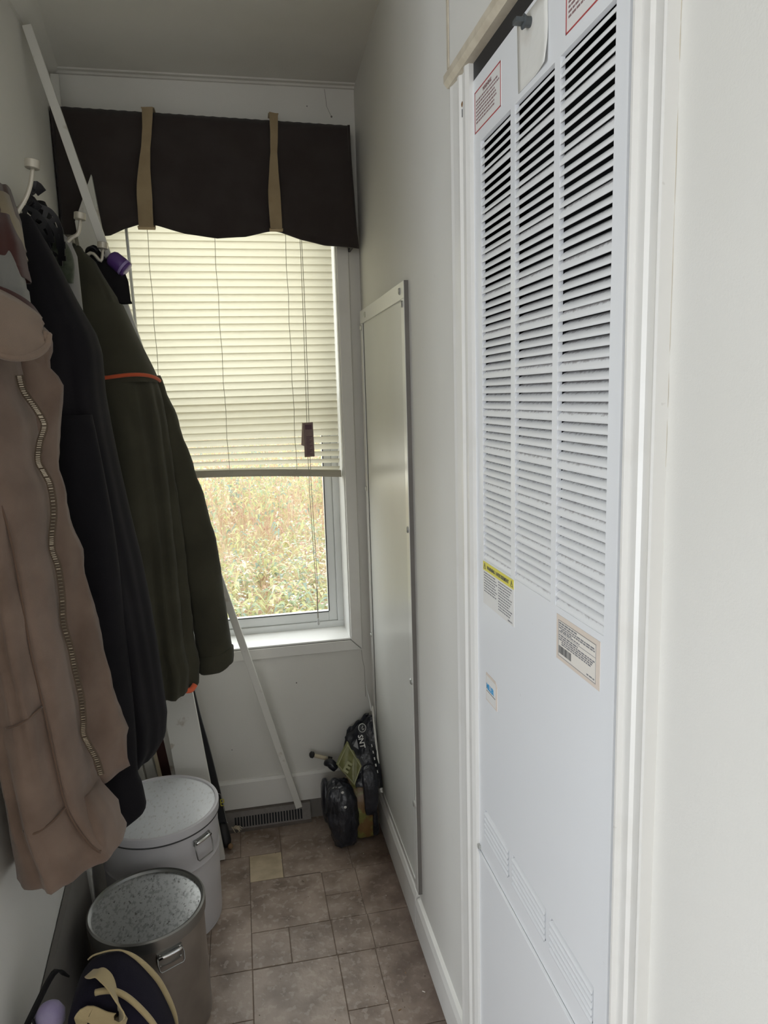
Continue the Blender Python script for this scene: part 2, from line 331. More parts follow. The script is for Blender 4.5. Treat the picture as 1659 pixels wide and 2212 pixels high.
# rows measured along the passage: (x0,x1,y0,y1)
for a in ((-.418, -.17, 1.958, 2.12), (-.17, -.07, 1.958, 2.12), (-.07, .048, 1.955, 2.12), (.048, .243, 1.832, 2.03), (.048, .243, 2.03, 2.12), (.243, .37, 1.832, 1.97), (.243, .37, 1.97, 2.12),
          (-.145, -.045, 1.748, 1.955), (-.418, -.245, 1.748, 1.958), (-.245, -.145, 1.748, 1.958), (-.045, .153, 1.642, 1.838), (.153, .248, 1.735, 1.832), (.153, .248, 1.642, 1.735), (.248, .37, 1.642, 1.832),
          (-.145, -.045, 1.525, 1.748), (-.245, -.145, 1.525, 1.748), (-.418, -.245, 1.525, 1.748), (-.045, .048, 1.525, 1.642), (.048, .155, 1.523, 1.642), (.155, .25, 1.523, 1.642), (.25, .37, 1.523, 1.642),
          (-.245, -.045, 1.385, 1.525), (-.418, -.245, 1.33, 1.525), (-.045, .157, 1.30, 1.523), (.157, .248, 1.36, 1.523), (.248, .37, 1.29, 1.523), (.157, .248, 1.25, 1.36)): tile(*a)
tile(-.045, .048, 1.838, 1.955, 'tileyellow')
for a in ((-.245, -.045, 1.19, 1.385), (-.418, -.245, 1.13, 1.33), (-.045, .055, 1.19, 1.30), (.055, .157, 1.19, 1.30), (.157, .248, 1.06, 1.25), (.248, .37, 1.06, 1.29), (-.145, .055, .98, 1.19), (.055, .157, 1.06, 1.19), (-.418, -.145, .92, 1.13), (-.245, -.145, 1.13, 1.19), (.055, .248, .86, 1.06), (.248, .37, .86, 1.06), (-.145, .055, .78, .98), (-.418, -.145, .78, .92), (.055, .37, .78, .86)): tile(*a)
y = -2.3; k = 0
while y < .77:
    x = -2.0-.1*(k % 2)
    while x < .369:
        x1 = min(x+.2, .37); tile(max(x, -2.0), x1 if .37-x1 > .03 else .37, y, min(y+.2, .78)); x = x1 if .37-x1 > .03 else .37
    y += .2; k += 1

# ceiling cove mouldings, baseboards, casings
def extrude_profile(prof, a, b, axis, name, m='trim', closed=True):
    """prof list of (p,z); axis 'x': p is y, run along x ; axis 'y': p is x"""
    r0 = [(a, p, z) if axis == 'x' else (p, a, z) for p, z in prof]; r1 = [(b, p, z) if axis == 'x' else (p, b, z) for p, z in prof]
    return tag(MB().loft([r0, r1]).build(name, m, smooth=True, auto=True), kind='structure')
extrude_profile([(2.12, 2.20), (2.12, 2.160), (2.113, 2.1605), (2.110, 2.165), (2.098, 2.1655), (2.096, 2.169), (2.05, 2.172), (2.0, 2.177), (1.94, 2.182), (1.90, 2.188), (1.86, 2.193), (1.80, 2.198), (1.74, 2.2005)], XL, XR, 'x', 'trim_1', 'ceiling')
extrude_profile([(XL, 2.20), (XL, 2.153), (XL+.006, 2.154), (XL+.009, 2.159), (XL+.018, 2.163), (XL+.032, 2.178), (XL+.045, 2.20)], LY0, YB, 'y', 'trim_2', 'ceiling')
bb = MB()
bb.loft([[(x, 2.12, .156), (x, 2.112, .155), (x, 2.106, .148), (x, 2.106, .064), (x, 2.12, .064)] for x in (XL, XR)])
struct('baseboard_back', bb, 'trim')
def base_right(y0, y1, nm, top):
    b = MB(); b.loft([[(XR, y, 0), (XR-.013, y, 0), (XR-.013, y, top-.016), (XR-.008, y, top-.003), (XR, y, top)] for y in (y0, y1)])
    return struct(nm, b, 'trim')
base_right(1.556, YB, 'baseboard_right', .105); base_right(1.172, 1.552, 'baseboard_right', .093)
# dark vinyl strip at the foot of the back wall and floor register
struct('trim_3', MB().box(XL, XR, 2.108, 2.12, 0, .064), 'boardgrey')
reg = thing('floor_register', 'brown-grey baseboard heating register with dark slots under the window wall', 'register')
rb = MB(); rb.loft([[(x, 2.108, 0), (x, 2.082, 0), (x, 2.080, .012), (x, 2.097, .060), (x, 2.108, .062)] for x in (-.115, .150)])
rb.build('body', 'register', reg)
for i in range(24):
    x = -.085+i*.0088; b = MB(); b.add([(0, 0, 0), (.0052, 0, 0), (.0052, .0098, .028), (0, .0098, .028), (0, -.0012, .0004), (.0052, -.0012, .0004), (.0052, .0086, .0284), (0, .0086, .0284)], [(0, 3, 2, 1), (4, 5, 6, 7), (0, 1, 5, 4), (1, 2, 6, 5), (2, 3, 7, 6), (3, 0, 4, 7)])
    if i == 0: slotme = b.mesh('slot'); slotme.materials.append(M['dark'])
    instance('slot', slotme, reg, (x, 2.0818, .017))

# casing of the furnace opening (moulded) and hatch board above it
def casing(y0, y1, nm, flip=False):
    w = y1-y0; prof = [(0, 0), (0, .010), (.10, .0135), (.16, .0135), (.20, .0085), (.42, .0085), (.47, .0125), (.56, .0125), (.62, .0095), (.86, .0115), (.95, .0135), (1, .0125), (1, 0)]
    if flip: prof = [(1-a, d) for a, d in reversed(prof)]
    b = MB(); b.loft([[(XR-d, y0+a*w, z) for a, d in prof] for z in (0, 1.795)]); return struct(nm, b, 'trim')
casing(FY1-.006, 1.170, 'trim_4'); casing(.572, FY0+.004, 'trim_5', True)
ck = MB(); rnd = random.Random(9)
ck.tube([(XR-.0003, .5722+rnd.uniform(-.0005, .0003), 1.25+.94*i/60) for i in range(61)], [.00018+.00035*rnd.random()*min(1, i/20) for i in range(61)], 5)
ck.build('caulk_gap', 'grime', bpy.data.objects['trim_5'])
MB().tube([(XR-.0135, 1.105, 1.746), (XR-.0145, 1.105, 1.746)], [.0042, .002], 7).build('rusty_nail', 'wood', bpy.data.objects['trim_4'])
MB().box(XR-.0130, XR-.0122, 1.1065, 1.1085, 1.729, 1.740).build('rust_run', 'ink', bpy.data.objects['trim_4'])
for hx, hz, hr in ((.305, 2.088, .0028), (.238, 2.112, .0018), (.128, .45, .0022), (-.08, .255, .0016), (.335, .80, .002)):
    MB().tube([(hx, YB-.0006, hz), (hx, YB+.0005, hz)], hr, 8).build('nail_hole', 'boardgrey', bpy.data.objects['wall_back'])
for pts in ([(.288, 2.158), (.291, 2.135), (.292, 2.115), (.300, 2.098), (.304, 2.09)], [(.335, .535), (.338, .50), (.342, .48), (.343, .42), (.343, .38)]):
    MB().tube([(x, YB-.0001, z) for x, z in pts], .0005, 4).build('hairline_crack', 'boardgrey', bpy.data.objects['wall_back'])
hb = MB(); hb.box(XR-.014, XR, .56, 1.170, 1.818, 2.195)
struct('trim_6', hb, 'wall', bevel=.002)
hl = MB(); hl.loft([[(XR, y, 1.793), (XR-.016, y, 1.793), (XR-.022, y, 1.800), (XR-.022, y, 1.811), (XR-.014, y, 1.820), (XR, y, 1.820)] for y in (.56, 1.172)])
hl.box(XR-.0165, XR-.0145, 1.163, 1.171, 1.82, 2.195)
struct('trim_7', hl, 'grime')

# ------------------------------------------------------------------ furnace
def furnace():
    F = thing('wall_furnace', 'tall white louvered wall furnace door set in the right wall', 'furnace')
    x = XR-.004
    cab = MB(); cab.box(.455, .46, FY0, FY1, 0, FZ1); cab.box(.376, .46, FY0-.004, FY0, 0, FZ1); cab.box(.376, .46, FY1, FY1+.004, 0, FZ1); cab.box(.376, .46, FY0, FY1, FZ1-.004, FZ1)
    cab.build('cabinet', 'dark', F)
    cols = [(1.050, .934), (.919, .802), (.788, .669)]; top, pit, rows = 1.677, .0112, 55; bot = top-pit*rows
    dy0, dy1, dz0, dz1 = .638, 1.082, .5400, 1.768
    vcols = [(1.051, .943), (.927, .808), (.793, .675)]; vtop, vp, vr = .632, .0098, 5; vbot = vtop-vp*vr
    d = MB(); x1 = XR+.002
    def sheet(y0, y1, z0, z1): d.box(x, x1, min(y0, y1), max(y0, y1), z0, z1)
    sheet(dy0, dy1, top, dz1); sheet(dy0, dy1, vtop, bot); sheet(dy0, dy1, dz0, vbot)
    def holes(cs, z0, z1):
        ed = [dy1]+[v for c in cs for v in c]+[dy0]
        for i in range(0, len(ed), 2): sheet(ed[i], ed[i+1], z0, z1)
    holes(cols, bot, top); holes(vcols, vbot, vtop)
    d.box(x-.006, x1, dy0-.004, dy0, dz0, dz1); 
    d.build('door_panel', 'enamel', F)
    lower = MB(); lower.box(x-.001, x1, dy0-.002, dy1, .02, .5385); lower.tube([(x-.0012, dy0, .5372), (x-.0012, dy1, .5372)], .0028, 8); lower.build('lower_door', 'enamel', F)
    MB().box(x+.001, x1, dy0, dy1, dz1, 1.793).build('black_strip', 'blackmetal', F)
    def plate(name, L, p, dep):
        h = p*1.04; c = min(.009, L*.08); t = .0008
        prof = [(0, 0, 0), (0, dep*.10, h*.30), (c*.12, dep*.30, h*.56), (c*.45, dep*.62, h*.80), (c, dep, h)]
        b = MB(); R = []
        for off in (0, 1):
            R.append([[(dx+off*t, -(ins+(L-2*ins)*k/4), z-off*t*.5) for k in range(5)] for ins, dx, z in prof])
        n = len(prof); m = 5; vs = [p for q in R for row in q for p in row]; fs = []
        for i_ in range(n-1):
            for k in range(m-1):
                a0 = i_*m+k; fs.append((a0, a0+1, a0+m+1, a0+m)); o0 = n*m; fs.append((o0+a0, o0+a0+m, o0+a0+m+1, o0+a0+1))
        fs += [(k, n*m+k, n*m+k+1, k+1) for k in range(m-1)]
        b.add(vs, fs)
        me = b.mesh(name); me.materials.append(M['louver']); me.polygons.foreach_set('use_smooth', [True]*len(me.polygons)); return me
    for ci, (ya, yb) in enumerate(cols):
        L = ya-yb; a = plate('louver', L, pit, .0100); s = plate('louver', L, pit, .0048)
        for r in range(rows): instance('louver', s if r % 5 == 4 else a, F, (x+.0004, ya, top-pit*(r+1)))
    for ya, yb in vcols:
        a = plate('vent_louver', ya-yb, vp*.86, .0105)
        for me in (a,): me.materials[0] = M['enamel']
        for r in range(vr): instance('vent_louver', a, F, (x-.0030, ya, vtop-vp*(r+1)))
    # latch knob and hanging card
    kb = MB(); kb.tube([(x, .868, 1.748), (x-.006, .868, 1.748), (x-.010, .868, 1.748), (x-.011, .868, 1.748)], [.006, .006, .0085, .006], 14)
    kb.box(x-.021, x-.009, .862, .874, 1.7455, 1.7505); kb.build('latch_knob', 'greyplastic', F, smooth=True, auto=True)
    card = MB(); g = []
    for i in range(9):
        for j in range(7):
            u, w = i/8, j/6; curl = .014*max(0, u+w-1.55)**1.3
            g.append((x-.0012-curl, .905-u*.088+(.004*(1-w) if 1 else 0), 1.762-w*.078))
    card.add(g, [(i*7+j, i*7+j+1, (i+1)*7+j+1, (i+1)*7+j) for i in range(8) for j in range(6)])
    co = card.build('paper_card', 'paperold', F, smooth=True); so = co.modifiers.new('thick', 'SOLIDIFY'); so.thickness = .0006
    # labels: local frame u to the reader's right (towards -y), v up
    XD, YD = (0, -1, 0), (0, 0, 1)
    def label(name, ya, yb, z0, z1, m, th=.0005):
        return MB().box(x-th, x, yb, ya, z0, z1).build(name, m, F)
    def bars(lab, rows_, m, th, x0=x):
        """rows_: (yleft, yright, z, height) broken into word lengths"""
        b = MB(); rnd = random.Random(len(rows_))
        for ya, yb, z, h in rows_:
            yy = ya
            while yy > yb+.001:
                wl = rnd.uniform(.003, .009); e = max(yy-wl, yb); b.box(x0-th-.00012, x0-th, e, yy, z, z+h); yy = e-.0014
        return b.build('small_print', m, lab)
    def redlabel(ya, yb, z0, z1):
        l = label('warning_label', ya, yb, z0, z1, 'paper'); b = MB(); t = .0018
        for q in ((yb, ya, z0, z0+t), (yb, ya, z1-t, z1), (yb, yb+t, z0, z1), (ya-t, ya, z0, z1)): b.box(x-.0008, x-.0005, *q)
        b.build('red_border', 'redink', l)
        text_mesh('lettering', 'WARNING', .0072, 'redtext', l, (x-.0007, (ya+yb)/2, z1-.0105), XD, YD, 'CENTER', bold=.0002)
        rnd = random.Random(int(ya*1000)); rr = [(ya-.006-(.012 if i > 6 else 0), yb+.006+rnd.random()*.02, z1-.0155-i*.0048, .0024) for i in range(int((z1-z0-.02)/.0048))]
        bars(l, rr, 'redtext', .0005)
    redlabel(1.073, .967, 1.693, 1.749); redlabel(.774, .668, 1.691, 1.749)
    yl = label('caution_label', 1.051, .922, .990, 1.0585, 'paper')
    yb_ = MB().box(x-.0007, x-.0005, .922, 1.051, 1.0445, 1.0585).build('yellow_band', 'yellow', yl)
    text_mesh('lettering', 'WARNING / AVERTISSEMENT', .0078, 'ink', yl, (x-.0009, .9865, 1.0487), XD, YD, 'CENTER', xs=.90, bold=.0001)
    tr = MB()
    for yc in (1.043, .930):
        for (a, b_) in (((0, 1.0562), (-.0042, 1.0475)), ((0, 1.0562), (.0042, 1.0475)), ((-.0042, 1.0475), (.0042, 1.0475))):
            tr.beam((x-.0008, yc+a[0], a[1]), (x-.0008, yc+b_[0], b_[1]), (1, 0, 0), .0003, .0009)
        tr.box(x-.0009, x-.0007, yc-.0005, yc+.0005, 1.0495, 1.0532)
    tr.build('warning_triangle', 'ink', yl)
    bars(yl, [(1.047, .997-(i % 3)*.004, 1.040-i*.0042, .0018) for i in range(8)], 'inkgrey', .0005)
    bars(yl, [(.984, .928+(i % 4)*.004, 1.040-i*.0042, .0018) for i in range(11)]+[(.945, .928, .9925, .0022)], 'inkgrey', .0005)
    # peach rating plate
    tl = label('rating_label', .7825, .675, .9965, 1.0525, 'papertan')
    MB().box(x-.0007, x-.0005, .683, .777, 1.0015, 1.0465).build('cream_field', 'papercream', tl)
    b = MB(); t = .0006
    for q in ((.683, .777, 1.0015, 1.0015+t), (.683, .777, 1.0465-t, 1.0465), (.683, .683+t, 1.0015, 1.0465), (.777-t, .777, 1.0015, 1.0465), (.684, .776, 1.0310, 1.0314)): b.box(x-.0009, x-.0007, *q)
    b.build('ruled_frame', 'inkgrey', tl)
    bars(tl, [(.775, .727, 1.0425, .002), (.775, .686, 1.0395, .0017), (.775, .686, 1.0368, .0017), (.770, .742, 1.0345, .0015), (.775, .722, 1.0325, .0015),
              (.775, .726, 1.0275, .0019), (.775, .686, 1.0248, .0017), (.775, .690, 1.0222, .0017), (.768, .692, 1.0196, .0017), (.768, .694, 1.0170, .0017), (.704, .686, 1.0045, .0017)], 'inkgrey', .0007)
    bc = MB(); yy = .775; rnd = random.Random(5)
    while yy > .742:
        w = rnd.choice([.0005, .0009, .0016]); bc.box(x-.0009, x-.0007, yy-w, yy, 1.0055, 1.0150); yy -= w+rnd.choice([.0006, .0010])
    bc.build('barcode', 'ink', tl)
    # maker plate, corner clipped
    mp = MB(); o = [(1.0405, .8315), (.9915, .8315), (.9915, .8705), (.9985, .8775), (1.0405, .8775)]
    mp.loft([[(x-.0008, a, z) for a, z in o], [(x, a, z) for a, z in o]]); mpo = mp.build('maker_plate', 'papertan', F)
    MB().box(x-.0010, x-.0008, .9965, 1.0385, .8335, .8735).build('pale_field', 'paper', mpo)
    text_mesh('lettering', 'MILLER', .0125, 'blueink', mpo, (x-.0011, 1.0375, .852), XD, YD, 'LEFT', xs=.84, bold=.0006)
    MB().box(x-.0012, x-.0010, .9975, 1.0375, .8480, .8490).build('underline', 'ink', mpo)
    MB().box(x-.0042, x-.0002, 1.074, 1.0815, .542, .549).build('clip', 'steelscrew', F)
furnace()

# ------------------------------------------------------------------ access panel on the right wall
def access_panel():
    A = thing('access_panel', 'tall plain white access panel framed with screwed metal strips on the right wall', 'panel')
    y0, y1, z0, z1 = 1.530, 2.082, .118, 1.559
    MB().box(XR-.006, XR, y0, y1, z0, z1).build('panel_sheet', 'panel', A)
    x0, x1 = XR-.0105, XR-.006
    MB().box(x0, x1, y0, y1, z1-.036, z1).build('frame_strip', 'alu', A, bevel=.001)
    MB().box(x0, x1, y0, y0+.028, z0, z1-.036).build('frame_strip', 'alu', A, bevel=.001)
    MB().box(x0, x1, y1-.028, y1, z0, z1-.036).build('frame_strip', 'alu', A, bevel=.001)
    MB().box(x0+.002, x1, y0, y1, z0, z0+.016).build('frame_strip', 'alu', A, bevel=.001)
    MB().box(x0+.001, XR, y0-.0014, y0, z0, z1).build('edge_gap', 'boardgrey', A)
    MB().box(x0+.003, x1, y1-.030, y1-.028, z0, z1-.036).build('shadow_gap', 'ink', A)
    sm = MB(); sm.tube([(0, 0, 0), (-.002, 0, 0), (-.0038, 0, 0), (-.0042, 0, 0)], [.0075, .0075, .005, .001], 12); me = sm.mesh('screw'); me.materials.append(M['steelscrew'])
    for y, z in ((1.566, 1.541), (2.0, 1.541), (1.5445, 1.512), (1.5445, 1.02), (1.5445, .66), (1.5445, .35), (2.068, 1.512), (2.068, 1.05), (2.068, .60)): instance('screw', me, A, (x0, y, z))
access_panel()

# ------------------------------------------------------------------ window, casing, blind, valance
def window():
    Wn = tag(bpy.data.objects.new('window_1', None), kind='structure'); COL.objects.link(Wn)
    y0, y1 = 2.236, 2.262
    f = MB()
    f.box(WX0+.003, WX0+.024, y0, y1+.02, WZ0+.026, WZ1-.03); f.box(WX1-.024, WX1-.003, y0, y1+.02, WZ0+.026, WZ1-.03); f.box(WX0+.003, WX1-.003, y0, y1+.02, WZ0+.001, WZ0+.026); f.box(WX0+.003, WX1-.003, y0, y1+.02, WZ1-.03, WZ1-.003)
    f.build('window_frame', 'vinyl', Wn, bevel=.0015)
    gx0, gx1, gz0, gz1 = -.290, .2515, .634, 1.30
    s = MB(); a, b, c, e = WX0+.024, WX1-.024, WZ0+.026, gz1+.03
    s.box(a, gx0, y0+.006, y1, c, e); s.box(gx1, b, y0+.006, y1, c, e); s.box(gx0, gx1, y0+.006, y1, c, gz0); s.box(gx0, gx1, y0+.006, y1, gz1, e)
    s.build('sash', 'vinyl', Wn, bevel=.002)
    MB().box(gx0, gx1, y0+.016, y0+.019, gz0, gz1).build('pane', 'glass', Wn)
    u = MB(); u.box(a, gx0, y1, y1+.018, gz1, WZ1-.03); u.box(gx1, b, y1, y1+.018, gz1, WZ1-.03); u.box(gx0, gx1, y1, y1+.018, gz1, gz1+.03); u.box(gx0, gx1, y1, y1+.018, WZ1-.06, WZ1-.03)
    u.build('upper_sash', 'vinyl', Wn, bevel=.002)
    MB().box(gx0, gx1, y1+.008, y1+.011, gz1+.03, WZ1-.06).build('pane', 'glass', Wn)
    gk = MB()
    for q in ((gx0, gx1, gz0-.003, gz0), (gx0, gx1, gz1, gz1+.003), (gx0-.003, gx0, gz0, gz1), (gx1, gx1+.003, gz0, gz1)): gk.box(q[0], q[1], y0+.004, y0+.0075, q[2], q[3])
    gk.build('gasket', 'rubber', Wn)
    MB().box(WX0+.0005, WX1-.0005, YB-.008, y0+.002, WZ0+.0005, WZ0+.006).build('sill', 'sillwhite', Wn, bevel=.0015)
    j = MB(); j.box(WX0-.002, WX0+.003, YB, y0, WZ0, WZ1); j.box(WX1-.003, WX1+.002, YB, y0, WZ0, WZ1); j.box(WX0, WX1, YB, y0, WZ1-.003, WZ1+.002); j.build('jamb_lining', 'sillwhite', Wn)
    cw = .034
    for nm, pts in (('casing_board', [(WX1, WZ0), (WX1, WZ1), (WX1+cw, WZ1+cw), (WX1+cw, WZ0-cw)]), ('casing_board', [(WX0, WZ1), (WX0, WZ0), (WX0-cw, WZ0-cw), (WX0-cw, WZ1+cw)]),
                    ('casing_board', [(WX0, WZ0-.001), (WX1-.001, WZ0-.001), (WX1+cw-.0025, WZ0-cw), (WX0-cw, WZ0-cw)]), ('casing_board', [(WX1, WZ1), (WX0, WZ1), (WX0-cw, WZ1+cw), (WX1+cw, WZ1+cw)])):
        MB().loft([[(a_, YB-.011, z_) for a_, z_ in pts], [(a_, YB, z_) for a_, z_ in pts]]).build(nm, 'trim', Wn, bevel=.002)
window()
def blind():
    B = thing('venetian_blind', 'cream venetian blind half lowered over the window', 'blind')
    x0, x1, y = -.335, .293, 2.150
    MB().box(x0, x1, y-.014, y+.014, 1.965, 1.992).build('head_rail', 'rail', B, bevel=.002)
    n = 42; p = .0205; ztop = 1.955
    def slat(tilt, sag=0):
        b = MB(); w = .0113; c, s = math.cos(tilt), math.sin(tilt); N = 12; K = 5; t = .0004; g = []
        for side in (0, 1):
            for i in range(N+1):
                u = i/N; xx = lerp(x0, x1, u)
                for k in range(K):
                    q = lerp(-1, 1, k/(K-1)); crown = .0010*(1-q*q)
                    yy = q*w*s-crown*c+side*t; zz = q*w*c+crown*s*.5-sag*(u**2)
                    g.append((xx, yy, zz))
        m = (N+1)*K; fs = []
        for i in range(N):
            for k in range(K-1):
                a = i*K+k; fs += [(a, a+K, a+K+1, a+1), (m+a, m+a+1, m+a+K+1, m+a+K)]
        b.add(g, fs); me = b.mesh('slat'); me.materials.append(M['slat']); me.polygons.foreach_set('use_smooth', [True]*len(me.polygons)); return me
    tilt = math.radians(-17); base = slat(tilt)
    for i in range(n):
        z = ztop-i*p
        if z < 1.225:
            k = (1.225-z)/.1; me = slat(tilt-.12-.55*k, .010*k); z += .004*k
        else: me = base
        instance('slat', me, B, (0, y, z))
    rl = MB(); pr = [(-.012, 0), (.012, 0), (.013, .006), (.011, .016), (.009, .020), (-.009, .020), (-.011, .016), (-.013, .006)]
    rl.loft([[(lerp(x0-.002, x1+.003, u), y-.002+a, 1.098-.018*u*u+.004*math.sin(u*3)+b) for a, b in pr] for u in [i/10 for i in range(11)]]); rl.build('bottom_rail', 'rail', B)
    for lx in (-.212, -.034, .162):
        MB().tube([(lx+.0012*math.sin(z*40), y-.0145, z) for z in [1.97-.04*i for i in range(22)]]+[(lx, y-.0145, 1.10)], .0008, 5).build('ladder_cord', 'cord', B)
    for lx, zb in ((-.034, 1.10), (.162, 1.09)):
        MB().tube(smooth_path([(lx, y-.0165, zb+.018), (lx-.012, y-.018, zb+.006), (lx+.006, y-.018, zb-.001), (lx-.016, y-.018, zb+.001), (lx+.012, y-.018, zb+.010), (lx+.001, y-.0165, zb+.016)]), .0006, 4).build('loose_cord_knot', 'cord', B)
    MB().tube([(-.268, y-.022, 1.96), (-.262, y-.026, 1.62), (-.258, y-.028, 1.28)], .0042, 6).build('tilt_wand', 'vinyl', B, smooth=True)
    yc = y-.030
    for dx in (0, .006): MB().tube(smooth_path([(.203+dx*.3, yc, 1.96), (.201+dx, yc, 1.55), (.196+dx, yc, 1.13), (.197+dx, yc, .99), (.201+dx*.9, yc, .80), (.204+dx*.2, yc, .72), (.2025+dx*.4, yc, .64)]), .0009, 5).build('pull_cord', 'cord', B)
    MB().tube([(.204, yc, .652), (.204, yc, .645), (.204, yc, .632), (.204, yc, .628)], [.0012, .0035, .0045, .002], 8).build('cord_tassel', 'vinyl', B, smooth=True)
    tg = MB(); yt = yc-.004
    tg.loft([[(a, yt, z) for a, z in ((.186, 1.247), (.2145, 1.249), (.2155, 1.148), (.186, 1.147))], [(a, yt+.0006, z) for a, z in ((.186, 1.247), (.2145, 1.249), (.2155, 1.148), (.186, 1.147))]])
    tg.loft([[(a, yt+q, z) for a, q, z in ((.186, .001, 1.247), (.184, .010, 1.249), (.179, .016, 1.182), (.186, .001, 1.180))], [(a, yt+q+.0006, z) for a, q, z in ((.186, .001, 1.247), (.184, .010, 1.249), (.179, .016, 1.182), (.186, .001, 1.180))]])
    to = tg.build('card_tag', 'tag', B)
    t2 = MB(); t2.box(.191, .2105, yt-.0004, yt, 1.228, 1.242)
    for i in range(13): t2.box(.193, .2105-.004*(i % 3), yt-.0004, yt, 1.206-i*.0043, 1.2078-i*.0043)
    t2.build('small_print', 'tagink', to)
blind()
def valance():
    V = thing('window_valance', 'dark brown gathered fabric valance tied with two khaki straps above the blind', 'valance')
    B_ = [(-.412, 1.752), (-.36, 1.747), (-.313, 1.748), (-.296, 1.749), (-.26, 1.766), (-.218, 1.780), (-.200, 1.782), (-.175, 1.776), (-.108, 1.757), (-.025, 1.747), (.049, 1.752), (.112, 1.767), (.128, 1.770), (.145, 1.765), (.199, 1.746), (.262, 1.732), (.347, 1.724)]
    def bz(x):
        for (a, za), (b, zb) in zip(B_, B_[1:]):
            if a <= x <= b: return lerp(za, zb, (x-a)/(b-a))
        return B_[-1][1]
    NX, NZ = 90, 16; g = []; x0, x1 = -.412, .345
    for i in range(NX+1):
        u = i/NX; x = lerp(x0, x1, u); zt = lerp(2.060, 2.044, u)+.0007*math.sin(i*1.9)
        for k in range(NZ+1):
            w = k/NZ; z = lerp(zt, bz(x), w); pin = 0
            for sx in (-.19+.012*(1-w)-.012*w, .1335-.006*w): pin += math.exp(-((x-sx)/.022)**2)
            yv = 2.055-.010*math.sin(min(w*1.2, 1)*math.pi/2)+.010*pin*w-.0035*math.sin(w*11+x*7)*w+.0025*math.sin(x*60+w*4)*w*.6
            xx = x+(.012*(w**2)*u if u > .9 else 0)
            g.append((xx, yv, z))
    b = MB(); q = NZ+1
    b.add(g, [(i*q+k, i*q+k+1, (i+1)*q+k+1, (i+1)*q+k) for i in range(NX) for k in range(NZ)])
    o = b.build('front_fabric', 'valance', V, smooth=True); m = o.modifiers.new('thick', 'SOLIDIFY'); m.thickness = .006; m.offset = -1
    for xa, xb, zt, zb_ in ((-.414, -.409, 2.058, 1.752), (.338, .344, 2.044, 1.728)):
        e = MB(); e.loft([[(xa, 2.050, z), (xb, 2.050, z), (xb, 2.119, z), (xa, 2.119, z)] for z in (zb_, zt)]); e.build('side_return', 'valance', V)
    MB().box(-.409, .339, 2.058, 2.119, 2.030, 2.043).build('mounting_board', 'stickwhite', V)
    for xs in ([-.178, -.183, -.190, -.196, -.200, -.202, -.204], [.140, .139, .136, .133, .131, .131, .132]):
        P = []; wd_ = []; ww = []
        L = len(xs)
        for i, xx in enumerate(xs):
            w = i/(L-1); P.append((xx, 2.040+.006*math.sin(w*7)-.006*w, lerp(2.062, 1.772, w))); a = .55*math.sin(w*6.5+xs[0]*9); wd_.append((math.cos(a), math.sin(a), 0)); ww.append([.032, .024, .022, .030, .036, .040, .043][i] if xs[0] < 0 else [.026, .021, .018, .026, .032, .033, .036][i])
        P2 = smooth_path(P, 4); n2 = len(P2)
        W2 = [lerp(ww[min(int(i/4), L-1)], ww[min(int(i/4)+1, L-1)], (i % 4)/4) for i in range(n2)]
        D2 = [Vector(wd_[min(int(i/4), L-1)]).lerp(Vector(wd_[min(int(i/4)+1, L-1)]), (i % 4)/4) for i in range(n2)]
        s = MB(); s.ribbon(P2, [tuple(d) for d in D2], W2, .003)
        s.ribbon([(P2[-1][0], 2.040, 1.772), (P2[-1][0], 2.052, 1.768), (P2[-1][0], 2.066, 1.775), (P2[-1][0], 2.07, 1.80)], (1, 0, 0), W2[-1], .003)
        s.ribbon([(P2[0][0], 2.040, 2.060), (P2[0][0], 2.052, 2.0645), (P2[0][0], 2.08, 2.0635)], (1, 0, 0), W2[0], .003)
        s.build('tie_strap', 'khaki', V, smooth=True, auto=True)
valance()

